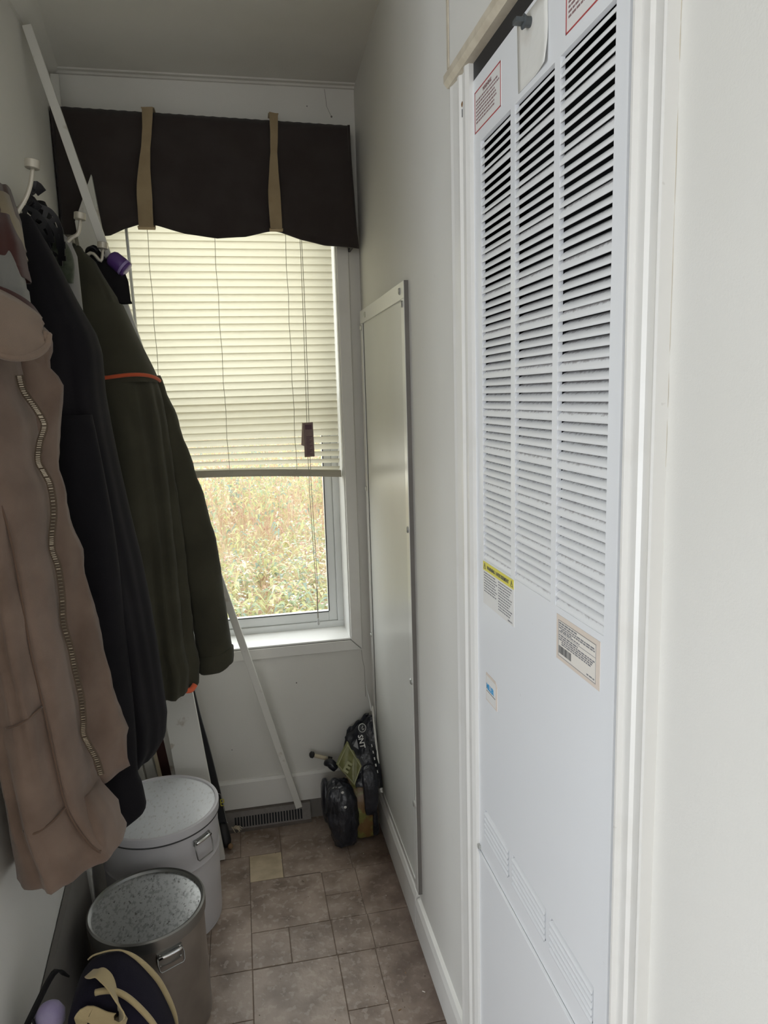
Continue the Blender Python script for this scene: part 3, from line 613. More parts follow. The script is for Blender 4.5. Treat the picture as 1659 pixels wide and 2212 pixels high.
# ------------------------------------------------------------------ lidded cans
def can(name, label, c, r, h, body, lid, rim, hang, taper, lidh, raised):
    C_ = thing(name, label, 'can')
    b = MB(); rb = r*taper
    prof = [(rb-.006, .004), (rb-.001, 0.0), (rb, .006)]
    for i in range(1, 9): prof.append((lerp(rb, r-.004, i/8), lerp(.006, h-.03, i/8)))
    if name == 'storage_can':
        zz = h*.62; prof.insert(6, (lerp(rb, r-.004, .60)+.0022, zz)); prof.insert(6, (lerp(rb, r-.004, .58), zz-.004)); prof.insert(8, (lerp(rb, r-.004, .62), zz+.004))
        prof.sort(key=lambda q: q[1])
    prof += [(r-.004, h-.006)]
    b.disc_lathe(c, prof, 72); b.build('body', body, C_, smooth=True, auto=True)
    l = MB()
    l.disc_lathe(c, [(r-.0035, h-lidh), (r+.0005, h-lidh), (r+.001, h-.006), (r+.0005, h-.001), (r-.003, h+.0015), (r-.007, h), (r-.0085, h-raised), (r-.0088, h-raised-.001)], 96)
    l.build('lid_rim', rim, C_, smooth=True, auto=True)
    p = MB(); p.disc_lathe(c, [(r-.007, h-raised-.004), (r-.007, h-raised), (r*.5, h-raised+.0003), (.002, h-raised+.0004)], 96); p.build('lid_top', lid, C_)
    if name == 'storage_can':
        g = MB(); g.disc_lathe(c, [(r-.002, h-lidh-.005), (r+.0006, h-lidh-.004), (r+.0006, h-lidh-.0015), (r-.002, h-lidh)], 96); g.build('lid_groove', 'canline', C_)
    # drop handle: plate, wire bail, rolled grip
    a = math.radians(hang[0]); n = Vector((math.cos(a), math.sin(a), 0)); tdir = Vector((-math.sin(a), math.cos(a), 0)); zc = hang[1]; hw = hang[2]; hh = hang[3]
    q = Vector((c[0], c[1], 0)); rad = r-.001
    def pt(s_, z, o_=0): 
        aa = a+s_/rad; return Vector((c[0]+(rad+o_)*math.cos(aa), c[1]+(rad+o_)*math.sin(aa), z))
    pl = MB(); pl.loft([[pt(lerp(-hw, hw, i/6), zc, .0016), pt(lerp(-hw, hw, i/6), zc-hang[4], .0016), pt(lerp(-hw, hw, i/6), zc-hang[4], -.003), pt(lerp(-hw, hw, i/6), zc, -.003)] for i in range(7)])
    pl.build('handle_plate', rim if name != 'storage_can' else 'steeldark', C_)
    bail = [pt(-hw*.95, zc-.006, .004), pt(-hw, zc-hh*.5, .007), pt(-hw*.92, zc-hh+.004, .010), pt(-hw*.8, zc-hh, .011), pt(hw*.8, zc-hh, .011), pt(hw*.92, zc-hh+.004, .010), pt(hw, zc-hh*.5, .007), pt(hw*.95, zc-.006, .004), pt(0, zc-.006, .0055), pt(-hw*.95, zc-.006, .004)]
    MB().tube(bail, .0016, 8).build('bail', 'steeldark', C_, smooth=True)
    MB().tube([pt(lerp(-hw*.9, hw*.9, i/5), zc-.006, .0055) for i in range(6)], .0042, 10).build('grip_roll', 'chrome', C_, smooth=True)
    for sx in (-.8, .8):
        for dz in (.004, hang[4]-.004): MB().tube([pt(hw*sx, zc-dz, .001), pt(hw*sx, zc-dz, .0028)], [.0026, .0015], 8).build('rivet', 'chrome', C_)
    return C_
can('storage_can', 'large white painted metal can with scuffed flat lid behind the bare metal can', (-.2555, 1.758), .1465, .312, 'canwhite', 'canlid', 'canwhite', (-42, .272, .026, .050, .014), .935, .020, .004)
can('steel_can', 'smaller bare galvanised metal can with mottled lid in front of the white can', (-.252, 1.446), .1195, .270, 'steel', 'galv', 'steeldark', (-63, .238, .026, .034, .030), .985, .024, .006)

# ------------------------------------------------------------------ boards and sticks leaning at the left
def stick(label, a, b, wdir, w, t, m, name='trim_stick', grp=None, cut=0, w2=None):
    return tag(MB().beam(a, b, wdir, w, t, cut=cut, w2=w2).build(name, m, bevel=.0012), label, 'stick', grp)
stick('long thin white wooden stick leaning from the floor register up to the ceiling corner', (.113, 2.070, .066), (-.403, 1.846, 2.147), (1, 0, .3), .020, .015, 'stickwhite')
bt = MB(); a = Vector((-.160, 1.955, .002)); b_ = Vector((-.350, 2.03, 1.835)); bt.beam(a, b_, (1, 0, 0), .094, .016, w2=.060, cut=.11)
tag(bt.build('leaning_board', 'stickwhite', bevel=.001), 'wide white painted board with slanted top end leaning behind the white can', 'board')
G = 'trim sticks leaning in the back left corner'
stick('white trim strip leaning in the corner, leftmost of the bundle behind the cans', (-.315, 2.066, .03), (-.408, 2.050, .80), (1, 0, 0), .014, .012, 'stickwhite', 'trim_strip', G)
stick('white flat trim strip leaning second from the left in the corner bundle', (-.285, 2.072, .03), (-.398, 2.066, .82), (1, 0, 0), .026, .010, 'stickwhite', 'trim_strip', G)
stick('thin cream wooden strip leaning in the corner bundle beside the dark red one', (-.262, 2.058, .03), (-.362, 2.060, .78), (1, 0, 0), .010, .008, 'creamwood', 'trim_strip', G)
stick('dark red wooden strip leaning in the corner bundle between cream and white strips', (-.245, 2.082, .03), (-.345, 2.085, .78), (1, 0, 0), .034, .010, 'redwood', 'trim_strip', G)
stick('white wooden strip leaning right of the dark red strip in the corner bundle', (-.222, 2.058, .03), (-.318, 2.060, .80), (1, 0, 0), .018, .010, 'stickwhite', 'trim_strip', G)
stick('brown bare wood strip leaning against the left edge of the wide white board', (-.192, 1.985, .002), (-.330, 2.030, 1.20), (1, 0, 0), .010, .012, 'wood', 'wood_strip')
stick('short white trim piece standing in the corner up to the ceiling moulding', (-.404, 2.094, .30), (-.404, 2.098, 2.15), (1, 0, 0), .020, .012, 'stickwhite')
stick('narrow grey-white strip standing against the left wall beside the bare metal can', (-.401, 1.60, .002), (-.405, 1.625, .60), (1, 0, 0), .017, .010, 'stickwhite', 'wall_strip')
lb = MB(); lb.loft([[(XL+.022, 1.215, .002), (XL+.033, 1.215, .002), (XL+.013, 1.215, .255), (XL+.002, 1.215, .255)], [(XL+.022, 1.59, .002), (XL+.033, 1.59, .002), (XL+.013, 1.59, .345), (XL+.002, 1.59, .345)]])
tag(lb.build('grey_board', 'boardgrey'), 'dim grey board leaning along the foot of the left wall', 'board')
def shaft():
    Hs = thing('black_tool', 'curved flat black shaft with yellow lettering standing against the window wall', 'tool')
    P = smooth_path([(-.235, 2.050, .80), (-.206, 2.046, .62), (-.188, 2.044, .522), (-.172, 2.043, .413), (-.154, 2.042, .311), (-.136, 2.040, .191), (-.124, 2.036, .10), (-.121, 2.028, .045)], 4)
    MB().ribbon(P, (1, 0, .1), [.021+.010*i/len(P) for i in range(len(P))], .012).build('shaft', 'shaft', Hs, bevel=.002)
    f = MB(); f.tube([(-.123, 2.034, .07), (-.118, 2.022, .045), (-.112, 2.010, .024), (-.106, 2.0, .010)], [.014, .018, .017, .009], 10); f.build('foot', 'rubber', Hs, smooth=True)
    MB().tube([(-.101, 1.992, .012), (-.098, 1.988, .020), (-.097, 1.987, .027)], [.007, .0085, .004], 8).build('wooden_tip', 'wood', Hs, smooth=True)
    l = MB(); 
    for (x0, z0, x1, z1) in ((-.121, .148, -.112, .148), (-.121, .148, -.120, .128), (-.112, .148, -.111, .138), (-.121, .138, -.111, .138), (-.120, .128, -.111, .128)): l.beam((x0+.001, 2.029, z0), (x1+.001, 2.029, z1), (0, 1, 0), .0012, .0022)
    l.build('yellow_mark', 'yellow', Hs)
    w = MB(); w.tube([(-.1255, 2.030, .168), (-.118, 2.029, .165), (-.112, 2.029, .118), (-.106, 2.026, .075), (-.103, 2.025, .072)], .0009, 5); w.build('pale_edge', 'steelscrew', Hs)
shaft()
fr_ = MB(); rnd = random.Random(3)
for i in range(14):
    p0 = Vector((-.088+rnd.uniform(-.006, .006), 2.062, .030)); fr_.tube(smooth_path([p0, p0+Vector((rnd.uniform(0, .014), -.008, rnd.uniform(-.006, .012))), p0+Vector((rnd.uniform(.004, .024), -.012, rnd.uniform(-.016, .014)))], 3), .0009, 4)
tag(fr_.build('frayed_string', 'creamwood'), 'frayed cream string hanging at the register beside the black tool', 'string')

# ------------------------------------------------------------------ hooks
def hook(y, xt, zt, label):
    H = thing('coat_hook', label, 'hook', 'coat hooks on the left wall')
    MB().box(XL, XL+.004, y-.011, y+.011, 1.56, 1.66).build('back_plate', 'hook', H, bevel=.002)
    P = smooth_path([(XL+.003, y, 1.612), (XL+.022, y, 1.618), (lerp(XL, xt, .50), y, 1.640), (lerp(XL, xt, .78), y, 1.672), (xt-.007, y, zt-.035), (xt, y, zt-.006)], 4)
    MB().tube(P, [.0052-.0018*i/len(P) for i in range(len(P))], 10, flat=.75).build('upper_prong', 'hook', H, smooth=True)
    d = Vector((.12, 0, 1)).normalized(); p = Vector((xt, y, zt))
    MB().tube([p-d*.0075, p-d*.0065, p+d*.0065, p+d*.0075], [.0105, .0122, .0122, .0105], 18).build('end_cap', 'hook', H, smooth=True, auto=True)
    MB().tube(smooth_path([(XL+.003, y, 1.575), (XL+.028, y, 1.565), (XL+.050, y, 1.578), (XL+.056, y, 1.600)], 4), .0042, 8).build('lower_prong', 'hook', H, smooth=True)
hook(1.42, -.324, 1.735, 'cream metal coat hook nearest the camera, above the dusty pink shirt')
hook(1.715, -.3065, 1.719, 'cream metal coat hook beside the black cap, middle of three')
hook(1.865, -.2885, 1.689, 'cream metal coat hook nearest the window, holding the purple case')

# ------------------------------------------------------------------ garments
def section(z, Lp, Rp, yc, hd, folds, zt, zb, n=72, pw=.82, sc=1, wall=XL+.004):
    xl = max(interp(Lp, z), wall) if Lp else wall; xr = interp(Rp, z); xm = (xl+xr)/2; hw = (xr-xl)/2*sc; out = []
    h = interp(hd, z)*sc; w = (zt-z)/(zt-zb)
    for j in range(n):
        t = 2*math.pi*j/n; c, s = math.cos(t), math.sin(t)
        cx = math.copysign(abs(c)**pw, c); sy = math.copysign(abs(s)**pw, s)
        f = sum(A*min(1, w*g)*math.sin(k*t+ph+dr*z) for A, k, ph, dr, g in folds)
        out.append((max(xm+hw*cx*(1+f*.5), wall-.001), yc(z)+h*sy*(1+f*1.6), z))
    return out
def garment(name, m, parent, Lp, Rp, yc, hd, zt, zb, folds, rows=56, lean=0, pw=.82, hem=None):
    b = MB(); R = []
    for i in range(rows+1):
        w = i/rows; z = lerp(zt, zb, w**1.02); r = section(z, Lp, Rp, yc, hd, folds, zt, zb, pw=pw)
        if hem: r = [(x, y, zz+hem(x, y)*max(0, (w-.75)/.25)) for x, y, zz in r]
        R.append(r)
    top = R[0]; cx = sum(p[0] for p in top)/len(top); cy = sum(p[1] for p in top)/len(top)
    cap = [[(lerp(cx, x, k), lerp(cy, y, k), z+dz) for x, y, z in top] for k, dz in ((.05, .012), (.5, .010), (.85, .005))]
    bot = R[-1]; bx = sum(p[0] for p in bot)/len(bot); by = sum(p[1] for p in bot)/len(bot)
    inn = [[(lerp(bx, x, k), lerp(by, y, k), z+dz) for x, y, z in bot] for k, dz in ((.985, -.002), (.95, .002), (.90, .05), (.6, .10))]
    b.loft(cap+R+inn); return b.build(name, m, parent, smooth=True)
def flapsheet(name, m, parent, rows, th=.005, nu=10):
    """rows: list of (A, B) end points; wavy sheet between"""
    g = []
    for i, (A, B2) in enumerate(rows):
        A = Vector(A); B2 = Vector(B2)
        for j in range(nu+1):
            u = j/nu; p = A.lerp(B2, u); p.y += -.010*math.sin(u*math.pi)-.004*math.sin(u*9+i*.5); g.append(p)
    q = nu+1; b = MB(); b.add(g, [(i*q+j, i*q+j+1, (i+1)*q+j+1, (i+1)*q+j) for i in range(len(rows)-1) for j in range(nu)])
    o = b.build(name, m, parent, smooth=True); s = o.modifiers.new('thick', 'SOLIDIFY'); s.thickness = th; s.offset = 0; return o

def wrinkle(o, st, size):
    tx = bpy.data.textures.new('wrinkle', 'CLOUDS'); tx.noise_scale = size; tx.noise_depth = 2
    d = o.modifiers.new('wrinkle', 'DISPLACE'); d.texture = tx; d.texture_coords = 'LOCAL'; d.strength = st; d.mid_level = .5
# olive coat, hung on the hook nearest the window
OC = thing('olive_coat', 'dark olive green coat with orange piping hanging nearest the window', 'coat')
OR = [(-.330, 1.672), (-.305, 1.65), (-.266, 1.571), (-.235, 1.485), (-.201, 1.403), (-.187, 1.363), (-.180, 1.318), (-.174, 1.25), (-.168, 1.169), (-.163, 1.052), (-.160, .933), (-.158, .811), (-.156, .70), (-.148, .645), (-.155, .595)]
OL = [(-.350, 1.672), (-.360, 1.60), (-.40, 1.45), (-.416, 1.30), (-.416, .59)]
oyc = lambda z: 1.845
ohd = [(.018, 1.672), (.045, 1.62), (.085, 1.50), (.105, 1.37), (.112, 1.1), (.118, .59)]
ofold = [(.06, 5, .6, 1.0, 1.6), (.085, 9, 2.2, -1.3, 1.4), (.055, 14, .4, 2.2, 1.5), (.025, 23, 1.4, 3, 1.4)]
wrinkle(garment('coat_body', 'olive', OC, OL, OR, oyc, ohd, 1.672, .592, ofold, rows=80), .006, .05)
ring = []
for a_ in range(-118, 6, 8):
    z = 1.366+.018*math.sin(math.radians((a_+118)*1.35)); ss = section(z, OL, [(x+.007, zz) for x, zz in OR], oyc, [(h+.006, zz) for h, zz in ohd], [], 1.672, .592, n=360); ring.append(tuple(Vector(ss[a_ % 360])+Vector((.001, -.003, 0))))
MB().tube(smooth_path(ring, 4), .0045, 8).build('orange_piping', 'orange', OC, smooth=True)
yk = MB(); yR = []
for i in range(14):
    z = lerp(1.55, 1.368, i/13); r = section(z, OL, [(x+.007, zz) for x, zz in OR], oyc, [(h+.006, zz) for h, zz in ohd], [], 1.672, .592); yR.append(r)
yk.loft(yR, cap=False); yk.build('shoulder_yoke', 'olive', OC, smooth=True)
sl = [(-.205, 1.875, 1.385, .022), (-.190, 1.882, 1.30, .036), (-.176, 1.888, 1.22, .042), (-.156, 1.890, 1.12, .048), (-.138, 1.892, 1.02, .050), (-.124, 1.892, .92, .049), (-.114, 1.892, .82, .047), (-.106, 1.890, .73, .046), (-.099, 1.890, .665, .047), (-.099, 1.890, .612, .043)]
sb = MB(); SR = []
for i, p in enumerate(smooth_path([s_[:3] for s_ in sl], 5)):
    k = min(i/5, len(sl)-1); a_ = int(k); r = lerp(sl[a_][3], sl[min(a_+1, len(sl)-1)][3], k-a_)
    SR.append([(p.x+r*math.cos(t)*(1+.05*math.sin(3*t+p.z*9)+.03*math.sin(p.z*60+t*2)), p.y+.9*r*math.sin(t)*(1+.06*math.sin(4*t-p.z*8)), p.z+.010*math.cos(t)*(i/45)) for t in [2*math.pi*j/28 for j in range(28)]])
last = SR[-1]; c0 = [sum(p[q] for p in last)/28 for q in range(3)]
SR += [[(lerp(c0[0], x, k), lerp(c0[1], y, k), z+dz) for x, y, z in last] for k, dz in ((.96, -.003), (.88, .0), (.8, .04), (.3, .07))]
sb.loft(SR); wrinkle(sb.build('sleeve', 'olive', OC, smooth=True), .007, .045)
cf = MB(); cf.loft([[(c0[0]+rr*math.cos(t), c0[1]+.9*rr*math.sin(t), c0[2]+zz+.010*math.cos(t)) for t in [2*math.pi*j/28 for j in range(28)]] for zz, rr in ((.048, .047), (.046, .0505), (.02, .050), (.004, .0475))], cap=False); cf.build('cuff', 'olive', OC, smooth=True)
MB().tube(smooth_path([(-.172, 1.80, .592), (-.160, 1.806, .590), (-.150, 1.815, .600)], 4), .0075, 8).build('lining_edge', 'orangelining', OC, smooth=True)
MB().tube(smooth_path([(-.342, 1.845, 1.668), (-.350, 1.85, 1.690), (-.352, 1.86, 1.655), (-.352, 1.865, 1.640)], 4), .003, 6).build('hanging_loop', 'olive', OC)

# navy coat, middle
NC = thing('navy_coat', 'plain near-black navy wool coat hanging between the tan and olive coats', 'coat')
NR = [(-.366, 1.676), (-.337, 1.615), (-.300, 1.523), (-.271, 1.46), (-.263, 1.424), (-.264, 1.341), (-.259, 1.275), (-.250, 1.189), (-.238, 1.091), (-.224, .99), (-.214, .887), (-.207, .793), (-.203, .708), (-.199, .642), (-.206, .589), (-.226, .556)]
NL = [(-.396, 1.676), (-.404, 1.60), (-.414, 1.48), (-.416, .55)]
nhd = [(.016, 1.676), (.04, 1.62), (.085, 1.46), (.105, 1.30), (.110, .9), (.102, .55)]
nfold = [(.035, 4, 1.0, .6, 1.5), (.055, 8, 2.6, -.9, 1.4), (.035, 13, .2, 1.4, 1.5)]
garment('coat_body', 'navy', NC, NL, NR, lambda z: 1.565, nhd, 1.676, .556, nfold, rows=80)
ns = [(-.315, 1.475, 1.30, .040), (-.302, 1.470, 1.10, .046), (-.296, 1.470, .93, .046), (-.292, 1.470, .78, .047), (-.290, 1.470, .65, .046), (-.291, 1.470, .56, .043), (-.286, 1.470, .525, .044), (-.284, 1.470, .475, .046), (-.284, 1.470, .455, .042)]
SR = []
for i, p in enumerate(smooth_path([s_[:3] for s_ in ns], 5)):
    k = min(i/5, len(ns)-1); a_ = int(k); r = lerp(ns[a_][3], ns[min(a_+1, len(ns)-1)][3], k-a_)
    SR.append([(p.x+r*math.cos(t)*(1+.05*math.sin(3*t+p.z*7)), p.y+.85*r*math.sin(t)*(1+.05*math.sin(4*t-p.z*8)), p.z+.022*math.cos(t)*max(0, (i-25)/15)) for t in [2*math.pi*j/28 for j in range(28)]])
last = SR[-1]; c1 = [sum(p[q] for p in last)/28 for q in range(3)]
SR += [[(lerp(c1[0], x, k), lerp(c1[1], y, k), z+dz) for x, y, z in last] for k, dz in ((.97, -.003), (.88, .0), (.8, .04), (.3, .07))]
MB().loft(SR).build('sleeve', 'navy', NC, smooth=True)
MB().tube(smooth_path([(-.378, 1.57, 1.672), (-.372, 1.63, 1.69), (-.366, 1.70, 1.655), (-.366, 1.712, 1.632)], 4), .003, 6).build('hanging_loop', 'navy', NC)

# tan work coat, nearest
TC = thing('tan_coat', 'tan canvas work coat with open brass zip hanging nearest the camera', 'coat')
TB = [(-.345, 1.50), (-.337, 1.42), (-.331, 1.374), (-.328, 1.332), (-.318, 1.304), (-.318, 1.268), (-.320, 1.233), (-.313, 1.21), (-.306, 1.188), (-.306, 1.151), (-.312, 1.107), (-.311, 1.084), (-.307, 1.054), (-.306, 1.008), (-.306, .969), (-.301, .929), (-.297, .881), (-.294, .832), (-.293, .783), (-.287, .724), (-.284, .682), (-.271, .646), (-.256, .609), (-.240, .570), (-.237, .545)]
thd = [(.045, 1.478), (.095, 1.455), (.120, 1.41), (.128, 1.30), (.130, .55)]
tfold = [(.035, 4, 2.0, 1.2, 1.5), (.040, 7, .5, -2.4, 1.5), (.022, 13, 1.1, 4.5, 1.5), (.012, 19, .3, 22, 1.5)]
tyc = lambda z: 1.225
wrinkle(garment('coat_body', 'tan', TC, None, TB, tyc, thd, 1.478, .568, tfold, rows=90, pw=1.08, hem=lambda x, y: (x+.40)*.10-(y-1.10)*.10), .006, .055)
# open front edge with the zip, right of the body
TR = [(-.334, 1.497), (-.320, 1.467), (-.298, 1.436), (-.297, 1.419), (-.303, 1.385), (-.281, 1.354), (-.288, 1.316), (-.304, 1.255), (-.306, 1.216), (-.298, 1.175), (-.294, 1.119), (-.292, 1.102), (-.281, 1.069), (-.279, 1.027), (-.271, .976), (-.261, .89), (-.247, .801), (-.237, .742), (-.232, .729), (-.239, .719), (-.237, .692), (-.235, .657)]
rows = []
for i in range(60):
    z = lerp(1.495, .655, i/59); xa = interp(TB, z)-.012; rows.append(((xa-.006, 1.262, z-.010), (interp(TR, z)*1.012, 1.316, z)))
wrinkle(flapsheet('front_placket', 'tan', TC, rows), .012, .05)
ZP = [(-.325, 1.367), (-.321, 1.343), (-.307, 1.317), (-.299, 1.300), (-.297, 1.287), (-.306, 1.263), (-.311, 1.235), (-.304, 1.216), (-.297, 1.195), (-.296, 1.155), (-.303, 1.114), (-.304, 1.091), (-.298, 1.061), (-.297, 1.013), (-.299, .970), (-.292, .927), (-.289, .890), (-.284, .844), (-.284, .803), (-.286, .777), (-.280, .756), (-.270, .729), (-.265, .699)]
zp = smooth_path([(x+.001, 1.204, z) for x, z in ZP], 8)
MB().ribbon(zp, (1, .25, 0), .011, .0016).build('zip_tape', 'ziptape', TC)
tt = MB(); acc = 0; side = 1
for p, q in zip(zp, zp[1:]):
    acc += (q-p).length
    while acc > .0030:
        acc -= .0030; side = -side; d = (q-p).normalized(); tt.beam(p+Vector((-.0028, -.0022, 0)), p+Vector((.0030, -.0012, 0)), d, .0017, .0028)
tag(tt.build('zip_teeth', 'brass', TC), kind='stuff')
def on_body(xr_, z, off=.0015):
    """point on the near side of the tan body at fraction angle xr_ (deg, -90 faces the camera, 0 faces the room)"""
    n_ = 360; s_ = section(z, None, TB, tyc, thd, tfold, 1.478, .568, n=n_, pw=1.08); p = Vector(s_[int(xr_) % 360]); c = Vector(((XL+interp(TB, z))/2, tyc(z), z)); d = (p-c).normalized(); return p+d*off
def seam(pts): MB().tube(smooth_path([on_body(a_, z) for a_, z in pts], 5), .0021, 6).build('seam', 'tandark', TC, smooth=True)
seam([(-72, 1.24), (-64, 1.15), (-58, 1.05), (-56, .95), (-54, .86), (-50, .77), (-47, .68), (-42, .62), (-36, .595)])
seam([(-104, .845), (-90, .850), (-75, .855), (-56, .86)]); seam([(-104, .675), (-85, .675), (-65, .678), (-48, .685)])
seam([(-36, .597), (-25, .600), (-12, .604), (0, .608)])
# corduroy collar: thick folded band round the neck
ci_ = smooth_path([(-.408, 1.12, 1.505), (-.378, 1.14, 1.502), (-.346, 1.17, 1.492), (-.322, 1.205, 1.480), (-.304, 1.232, 1.464), (-.294, 1.238, 1.452)], 5)
co_ = smooth_path([(-.402, 1.072, 1.440), (-.352, 1.080, 1.412), (-.312, 1.105, 1.390), (-.291, 1.150, 1.392), (-.279, 1.190, 1.408), (-.277, 1.205, 1.428)], 5)
lf = []
for a_, b2 in zip(ci_, co_): lf.append((a_, b2))
lo_ = flapsheet('collar', 'corduroy', TC, [(tuple(a_), tuple(b2)) for a_, b2 in lf], .011, 8)
MB().tube([p+Vector((0, -.001, 0)) for p in co_], .0062, 8).build('collar_edge', 'corduroy', TC, smooth=True)
nk = MB(); nk.ribbon(smooth_path([(-.408, 1.20, 1.475), (-.372, 1.19, 1.478), (-.340, 1.205, 1.470), (-.318, 1.235, 1.455), (-.312, 1.27, 1.440)], 4), (.2, -.1, 1), .055, .006); nk.build('neck_facing', 'maroon', TC, smooth=True)
MB().tube(smooth_path([(-.36, 1.30, 1.485), (-.365, 1.36, 1.55), (-.366, 1.405, 1.59), (-.366, 1.418, 1.608)], 4), .003, 6).build('hanging_loop', 'tan', TC)

# layered tops on the nearest hook
def soft(name, label, cat, m, Lp, Rp, yc, hd, zt, zb, folds):
    t_ = thing(name, label, cat); garment('cloth', m, t_, Lp, Rp, lambda z: yc, hd, zt, zb, folds, rows=24, pw=.75); return t_
soft('pink_shirt', 'dusty pink shirt bunched on the nearest coat hook above the tan coat', 'shirt', 'pinkcloth', None, [(-.385, 1.672), (-.362, 1.650), (-.350, 1.61), (-.346, 1.590)], 1.395, [(.02, 1.672), (.045, 1.63), (.055, 1.590)], 1.672, 1.590, [(.10, 5, 0, 9, 3), (.08, 8, 1, -14, 3)])
soft('sand_scarf', 'sand coloured cloth edge showing under the pink shirt', 'cloth', 'sandcloth', None, [(-.352, 1.586), (-.342, 1.580), (-.340, 1.573)], 1.375, [(.045, 1.586), (.05, 1.573)], 1.580, 1.572, [(.05, 5, 1, 6, 3)])
soft('maroon_sweater', 'maroon knit top hanging behind the tan collar', 'sweater', 'maroon', None, [(-.345, 1.560), (-.336, 1.55), (-.334, 1.534)], 1.355, [(.05, 1.560), (.055, 1.534)], 1.558, 1.533, [(.05, 6, 1, 6, 3)])
soft('white_shirt', 'off-white cloth peeking out above the tan collar', 'shirt', 'whitecloth', None, [(-.340, 1.522), (-.332, 1.512), (-.332, 1.48)], 1.335, [(.04, 1.522), (.045, 1.48)], 1.520, 1.48, [(.05, 6, 1, 6, 3)])
soft('grey_cloth', 'pale grey cloth hanging between the navy coat and the olive coat', 'cloth', 'greycloth', [(-.375, 1.690), (-.40, 1.60)], [(-.352, 1.690), (-.334, 1.675), (-.322, 1.64), (-.320, 1.50)], 1.725, [(.012, 1.690), (.024, 1.64), (.022, 1.50)], 1.690, 1.48, [(.04, 4, 1, 3, 3)])

# black cap with perforated strap
CP = thing('baseball_cap', 'black and dark green cap with perforated strap hung above the navy coat', 'cap')
cr = MB(); CRr = []
for i in range(12):
    w = i/11; z = lerp(1.735, 1.625, w); r = .012+.030*math.sin(min(1, w*1.25)*math.pi/2); CRr.append([(-.372+r*.75*math.cos(t), 1.668+r*1.0*math.sin(t), z) for t in [2*math.pi*j/20 for j in range(20)]])
cr.loft(CRr); cr.build('crown', 'blackcloth', CP, smooth=True)
def perforated(path, name):
    b = MB(); P = smooth_path(path, 5); q = Vector((.35, -.25, .9)).normalized()
    for s_ in (-1, 1): b.ribbon([p+q*.0105*s_ for p in P], tuple(q), .0085, .003)
    for i in range(0, len(P)-2, 4): b.ribbon(P[i:i+3], tuple(q), .020, .003)
    return b.build(name, 'capblack', CP)
perforated([(-.372, 1.600, 1.735), (-.376, 1.595, 1.712), (-.362, 1.598, 1.700), (-.344, 1.605, 1.692), (-.333, 1.612, 1.672), (-.330, 1.618, 1.640), (-.332, 1.622, 1.610)], 'strap')
perforated([(-.404, 1.590, 1.690), (-.385, 1.588, 1.694), (-.366, 1.592, 1.684), (-.352, 1.600, 1.662), (-.346, 1.606, 1.632)], 'strap')
pk = MB(); pk.ribbon(smooth_path([(-.362, 1.596, 1.702), (-.374, 1.594, 1.722), (-.370, 1.594, 1.738), (-.361, 1.596, 1.746), (-.352, 1.598, 1.734)], 4), (.3, -.3, 1), .020, .003); pk.build('strap_end', 'capblack', CP)
MB().tube(smooth_path([(-.350, 1.64, 1.650), (-.340, 1.66, 1.640), (-.338, 1.68, 1.615), (-.345, 1.69, 1.58)], 4), [.018]*13, 10).build('brim_edge', fabric('green_camo', (.05, .06, .04), (.10, .11, .08), .7, 60), CP, smooth=True)

# purple case on the window hook
PC = thing('purple_case', 'small purple capped case hanging by a black curled ring from the hook by the window', 'case')
p0 = Vector((-.277, 1.880, 1.668)); d = Vector((.62, -.05, -.55)).normalized()
MB().tube([p0, p0+d*.004, p0+d*.010, p0+d*.034, p0+d*.038], [.010, .0165, .0195, .0205, .0200], 20).build('case_body', 'purple', PC, smooth=True)
MB().tube([p0+d*.038, p0+d*.041, p0+d*.044], [.0208, .0212, .0195], 20).build('case_rim', 'purplelight', PC, smooth=True, auto=True)
MB().tube([p0+d*.044, p0+d*.049, p0+d*.051], [.0200, .0190, .012], 20).build('case_cap', 'purple', PC, smooth=True)
MB().tube(smooth_path([(-.304, 1.872, 1.676), (-.297, 1.868, 1.686), (-.289, 1.866, 1.682), (-.287, 1.866, 1.672), (-.291, 1.868, 1.666), (-.286, 1.87, 1.660), (-.279, 1.872, 1.664), (-.281, 1.875, 1.656), (-.277, 1.878, 1.664)], 5), .0017, 6).build('curled_ring', 'capblack', PC, smooth=True)
BP = thing('black_pouch', 'black fabric pouch hanging behind the olive coat shoulder at the window hook', 'pouch')
garment('pouch_body', 'blackcloth', BP, [(-.325, 1.682), (-.340, 1.66), (-.33, 1.56)], [(-.300, 1.682), (-.284, 1.660), (-.254, 1.60), (-.236, 1.56)], lambda z: 1.884, [(.008, 1.682), (.012, 1.66), (.012, 1.55)], 1.682, 1.56, [(.05, 5, 1, 4, 3)], rows=20)
MB().tube(smooth_path([(-.330, 1.882, 1.672), (-.326, 1.876, 1.683), (-.314, 1.874, 1.687), (-.304, 1.876, 1.678)], 4), .0028, 8).build('drawstring', 'capblack', BP, smooth=True)

